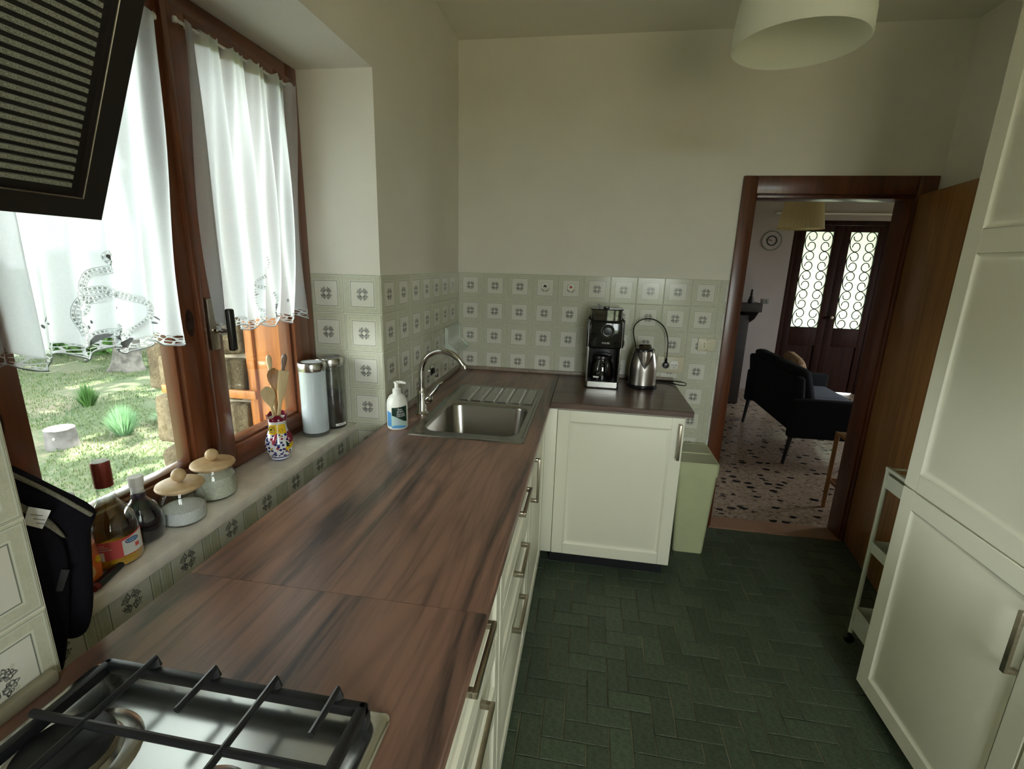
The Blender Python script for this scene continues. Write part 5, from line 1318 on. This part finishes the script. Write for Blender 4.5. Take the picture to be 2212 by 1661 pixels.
# ================================================================== GARDEN
GZ = -.40
gnd = MB().box(-60, 60, -60, 60, GZ - .3, GZ).done('ground', M['ground'], None, smooth=False, kind='structure')
MB().box(-3, 8, -14, -4.9, GZ, GZ + .25).done('added_bounce_slab', M['mortar'], None, smooth=False, kind='structure')  # unseen pale slab, added to bounce neutral light in at the rear window
rg = random.Random(21)
gm = MB()
def blades(mb, n, region, hr, lean, wd):
    for _ in range(n):
        x, y = region(); h = rg.uniform(*hr); a = rg.uniform(0, 2 * PI); l = rg.uniform(0, lean) * h; w_ = rg.uniform(.6, 1.2) * wd
        dx, dy = math.cos(a), math.sin(a); px_, py_ = -dy * w_, dx * w_
        b0 = mb.bm.verts.new((x - px_, y - py_, GZ - .002)); b1 = mb.bm.verts.new((x + px_, y + py_, GZ - .002))
        m0 = mb.bm.verts.new((x - px_ * .7 + dx * l * .4, y - py_ * .7 + dy * l * .4, GZ + h * .6)); m1 = mb.bm.verts.new((x + px_ * .7 + dx * l * .4, y + py_ * .7 + dy * l * .4, GZ + h * .6))
        tp = mb.bm.verts.new((x + dx * l, y + dy * l, GZ + h))
        mb.bm.faces.new((b0, b1, m1, m0)); mb.bm.faces.new((m0, m1, tp))
def lawn():
    while True:
        r = 2.2 + 9.0 * rg.random() ** .75; a = math.radians(rg.uniform(112, 172)); x, y = -.9 + r * math.cos(a) * 1.0, -2.2 + r * math.sin(a)
        if x < -1.3 and mnoise.noise(V(x * .9, y * .9, 3)) > -.28: return x, y
blades(gm, 60000, lawn, (.012, .040), 1.3, .0045)
tag(gm.done('lawn_grass', M['grass'], None, smooth=False, normals=False), 'short patchy green grass covering the garden outside', 'grass', kind='stuff')
# the tree beyond the lawn; crown out of view, widened to shade the lawn
TX, TY = -7.02, 4.10
t = thing('garden_tree', 'thick grey tree trunk with flared roots on the lawn', 'tree', (TX, TY, GZ), local=True)
mb = MB()
def trunk(i, j):
    a = 2 * PI * i; z = 4.2 * j ** 1.5; fl = .085 * math.exp(-z / .12) * (1 + .7 * math.cos(3 * a + .6) + .4 * math.sin(5 * a)); r = .165 + .03 * math.exp(-z / .9) + fl - .015 * z + .02 * mnoise.noise(V(2 * math.cos(a), 2 * math.sin(a), z * 1.5))
    return V(r * math.cos(a) + .05 * z, r * math.sin(a) + .03 * math.sin(z), z - .03)
mb.grid(trunk, 40, 30); mb.done('trunk', M['bark'], t, angle=60)
for k in range(6):
    a = k * 1.05 + .3; MB().tube(spline([(.18, 0, 3.6), (.2 + .9 * math.cos(a), .9 * math.sin(a), 4.6), (.2 + 2.0 * math.cos(a), 2.0 * math.sin(a), 5.4)], 4), [.16 - .012 * q for q in range(9)], 8).done('branch', M['bark'], t)
def leaf_cloud(mb, n, pick, size, orient=None):
    for _ in range(n):
        c = V(*pick()); s = size * rg.uniform(.6, 1.3); q = V(rg.uniform(-1, 1), rg.uniform(-1, 1), rg.uniform(-.2, 1)).normalized(); a = q.orthogonal().normalized(); b = q.cross(a); an = rg.uniform(0, 6.28)
        a, b = a * math.cos(an) + b * math.sin(an), b * math.cos(an) - a * math.sin(an)
        mb.bm.faces.new([mb.bm.verts.new(p) for p in (c - a * s, c + b * s * .45 - a * s * .1, c + a * s, c - b * s * .45 - a * s * .1)])
clus = []
while len(clus) < 150:
    cx_, cy_ = rg.uniform(-6, 6), rg.uniform(-7.5, 7.5)
    if (cx_ / 6) ** 2 + (cy_ / 7.5) ** 2 < 1 and TX + .4 + cx_ < -2.4: clus.append((.4 + cx_, -2.6 + cy_, 5.5 + rg.uniform(-.8, 1.3)))
def crown():
    c = rg.choice(clus); return (c[0] + rg.gauss(0, .38), c[1] + rg.gauss(0, .38), c[2] + rg.gauss(0, .28))
mb = MB(); leaf_cloud(mb, 22000, crown, .22); mb.done('crown', M['leaf'], t, smooth=False, normals=False)
t = thing('cut_log', 'short grey sawn log with a hollow top standing on the lawn', 'log', (-4.50, 1.00, GZ), local=True)
mb = MB(); mb.grid(lambda i, j: V((.125 + .006 * math.sin(3 * 2 * PI * i) + .012 * (1 - j) ** 2) * math.cos(2 * PI * i), (.125 + .006 * math.sin(3 * 2 * PI * i) + .012 * (1 - j) ** 2) * math.sin(2 * PI * i), .20 * j), 36, 8); mb.done('bark_side', M['logw'], t, angle=60)
MB().lathe([(.126, .195), (.12, .202), (.06, .204), (.052, .19), (.03, .16), (0, .155)], n=36, cap0=False, cap1=False).done('cut_face', M['logtop'], t)
MB().lathe([(0, 0), (.016, 0), (.010, .008), (0, .009)], n=12, mat=Matrix.Translation((.06, -.112, .12)) @ Matrix.Rotation(PI / 2, 4, 'X')).done('knot', M['logtop'], t)
def tuft(name, lab, x, y, n, r, h, mat, wd=.010, cat='shrub'):
    t = thing(name, lab, cat, (x, y, GZ), local=True); mb = MB()
    for _ in range(n):
        a = rg.uniform(0, 2 * PI); rr_ = r * rg.random() ** .6; hh = h * (1 - .45 * (rr_ / r) ** 2) * rg.uniform(.75, 1.1); dx, dy = math.cos(a), math.sin(a)
        p0 = V(dx * rr_ * .30, dy * rr_ * .30, -.002); p1 = V(dx * rr_ * .7, dy * rr_ * .7, hh * .6); p2 = V(dx * rr_, dy * rr_, hh); w_ = V(-dy, dx, 0) * wd
        mb.bm.faces.new([mb.bm.verts.new(q) for q in (p0 - w_, p0 + w_, p1 + w_ * .8, p1 - w_ * .8)]); mb.bm.faces.new([mb.bm.verts.new(q) for q in (p1 - w_ * .8, p1 + w_ * .8, p2)])
    mb.done('foliage', mat, t, smooth=False, normals=False)
    MB().lathe([(.05, 0), (.03, .05), (.0, .10)], n=10).done('stem', M['bark'], t)
tuft('lavender_bush', 'bushy silvery green lavender growing right of the cut log', -4.22, 1.42, 650, .21, .36, M['lav'], .0028)
tuft('flowering_shrub', 'small leafy shrub behind the cut log on the lawn', -5.6, 2.2, 200, .18, .34, M['leaf'], .005)
tuft('grey_herb_clump', 'low grey-green herb clump near the stone wall outside', -4.1, 2.0, 700, .30, .16, M['lav'], .005)
# hedge and bushes along the garden edge: each bush a thing
def bush(x, y, rx, rz, n, lab):
    t = thing('hedge_bush', lab, 'bush', (x, y, GZ), local=True, group='hedge bushes at the garden edge')
    def pick():
        while True:
            a, b, c = rg.uniform(-1, 1), rg.uniform(-1, 1), rg.uniform(0, 1)
            d = a * a + b * b + (c - .45) ** 2 * 3
            if .45 < d < 1.1: return (a * rx, b * rx, c * rz)
    mb = MB(); leaf_cloud(mb, n, pick, .11); mb.done('foliage', M['leaf'], t, smooth=False, normals=False)
    MB().tube([(0, 0, 0), (.05, .05, rz * .6)], [.06, .03], 8).done('stem', M['bark'], t)
for k in range(9):
    a = math.radians(100 + 9.5 * k); d_ = 10.6 + rg.uniform(-.2, .3); bush(-1.0 + d_ * math.cos(a) * 1.0, -2.0 + d_ * math.sin(a), .80, rg.uniform(1.9, 2.7), 2000, 'dense dark green bush in the hedge beyond the lawn')
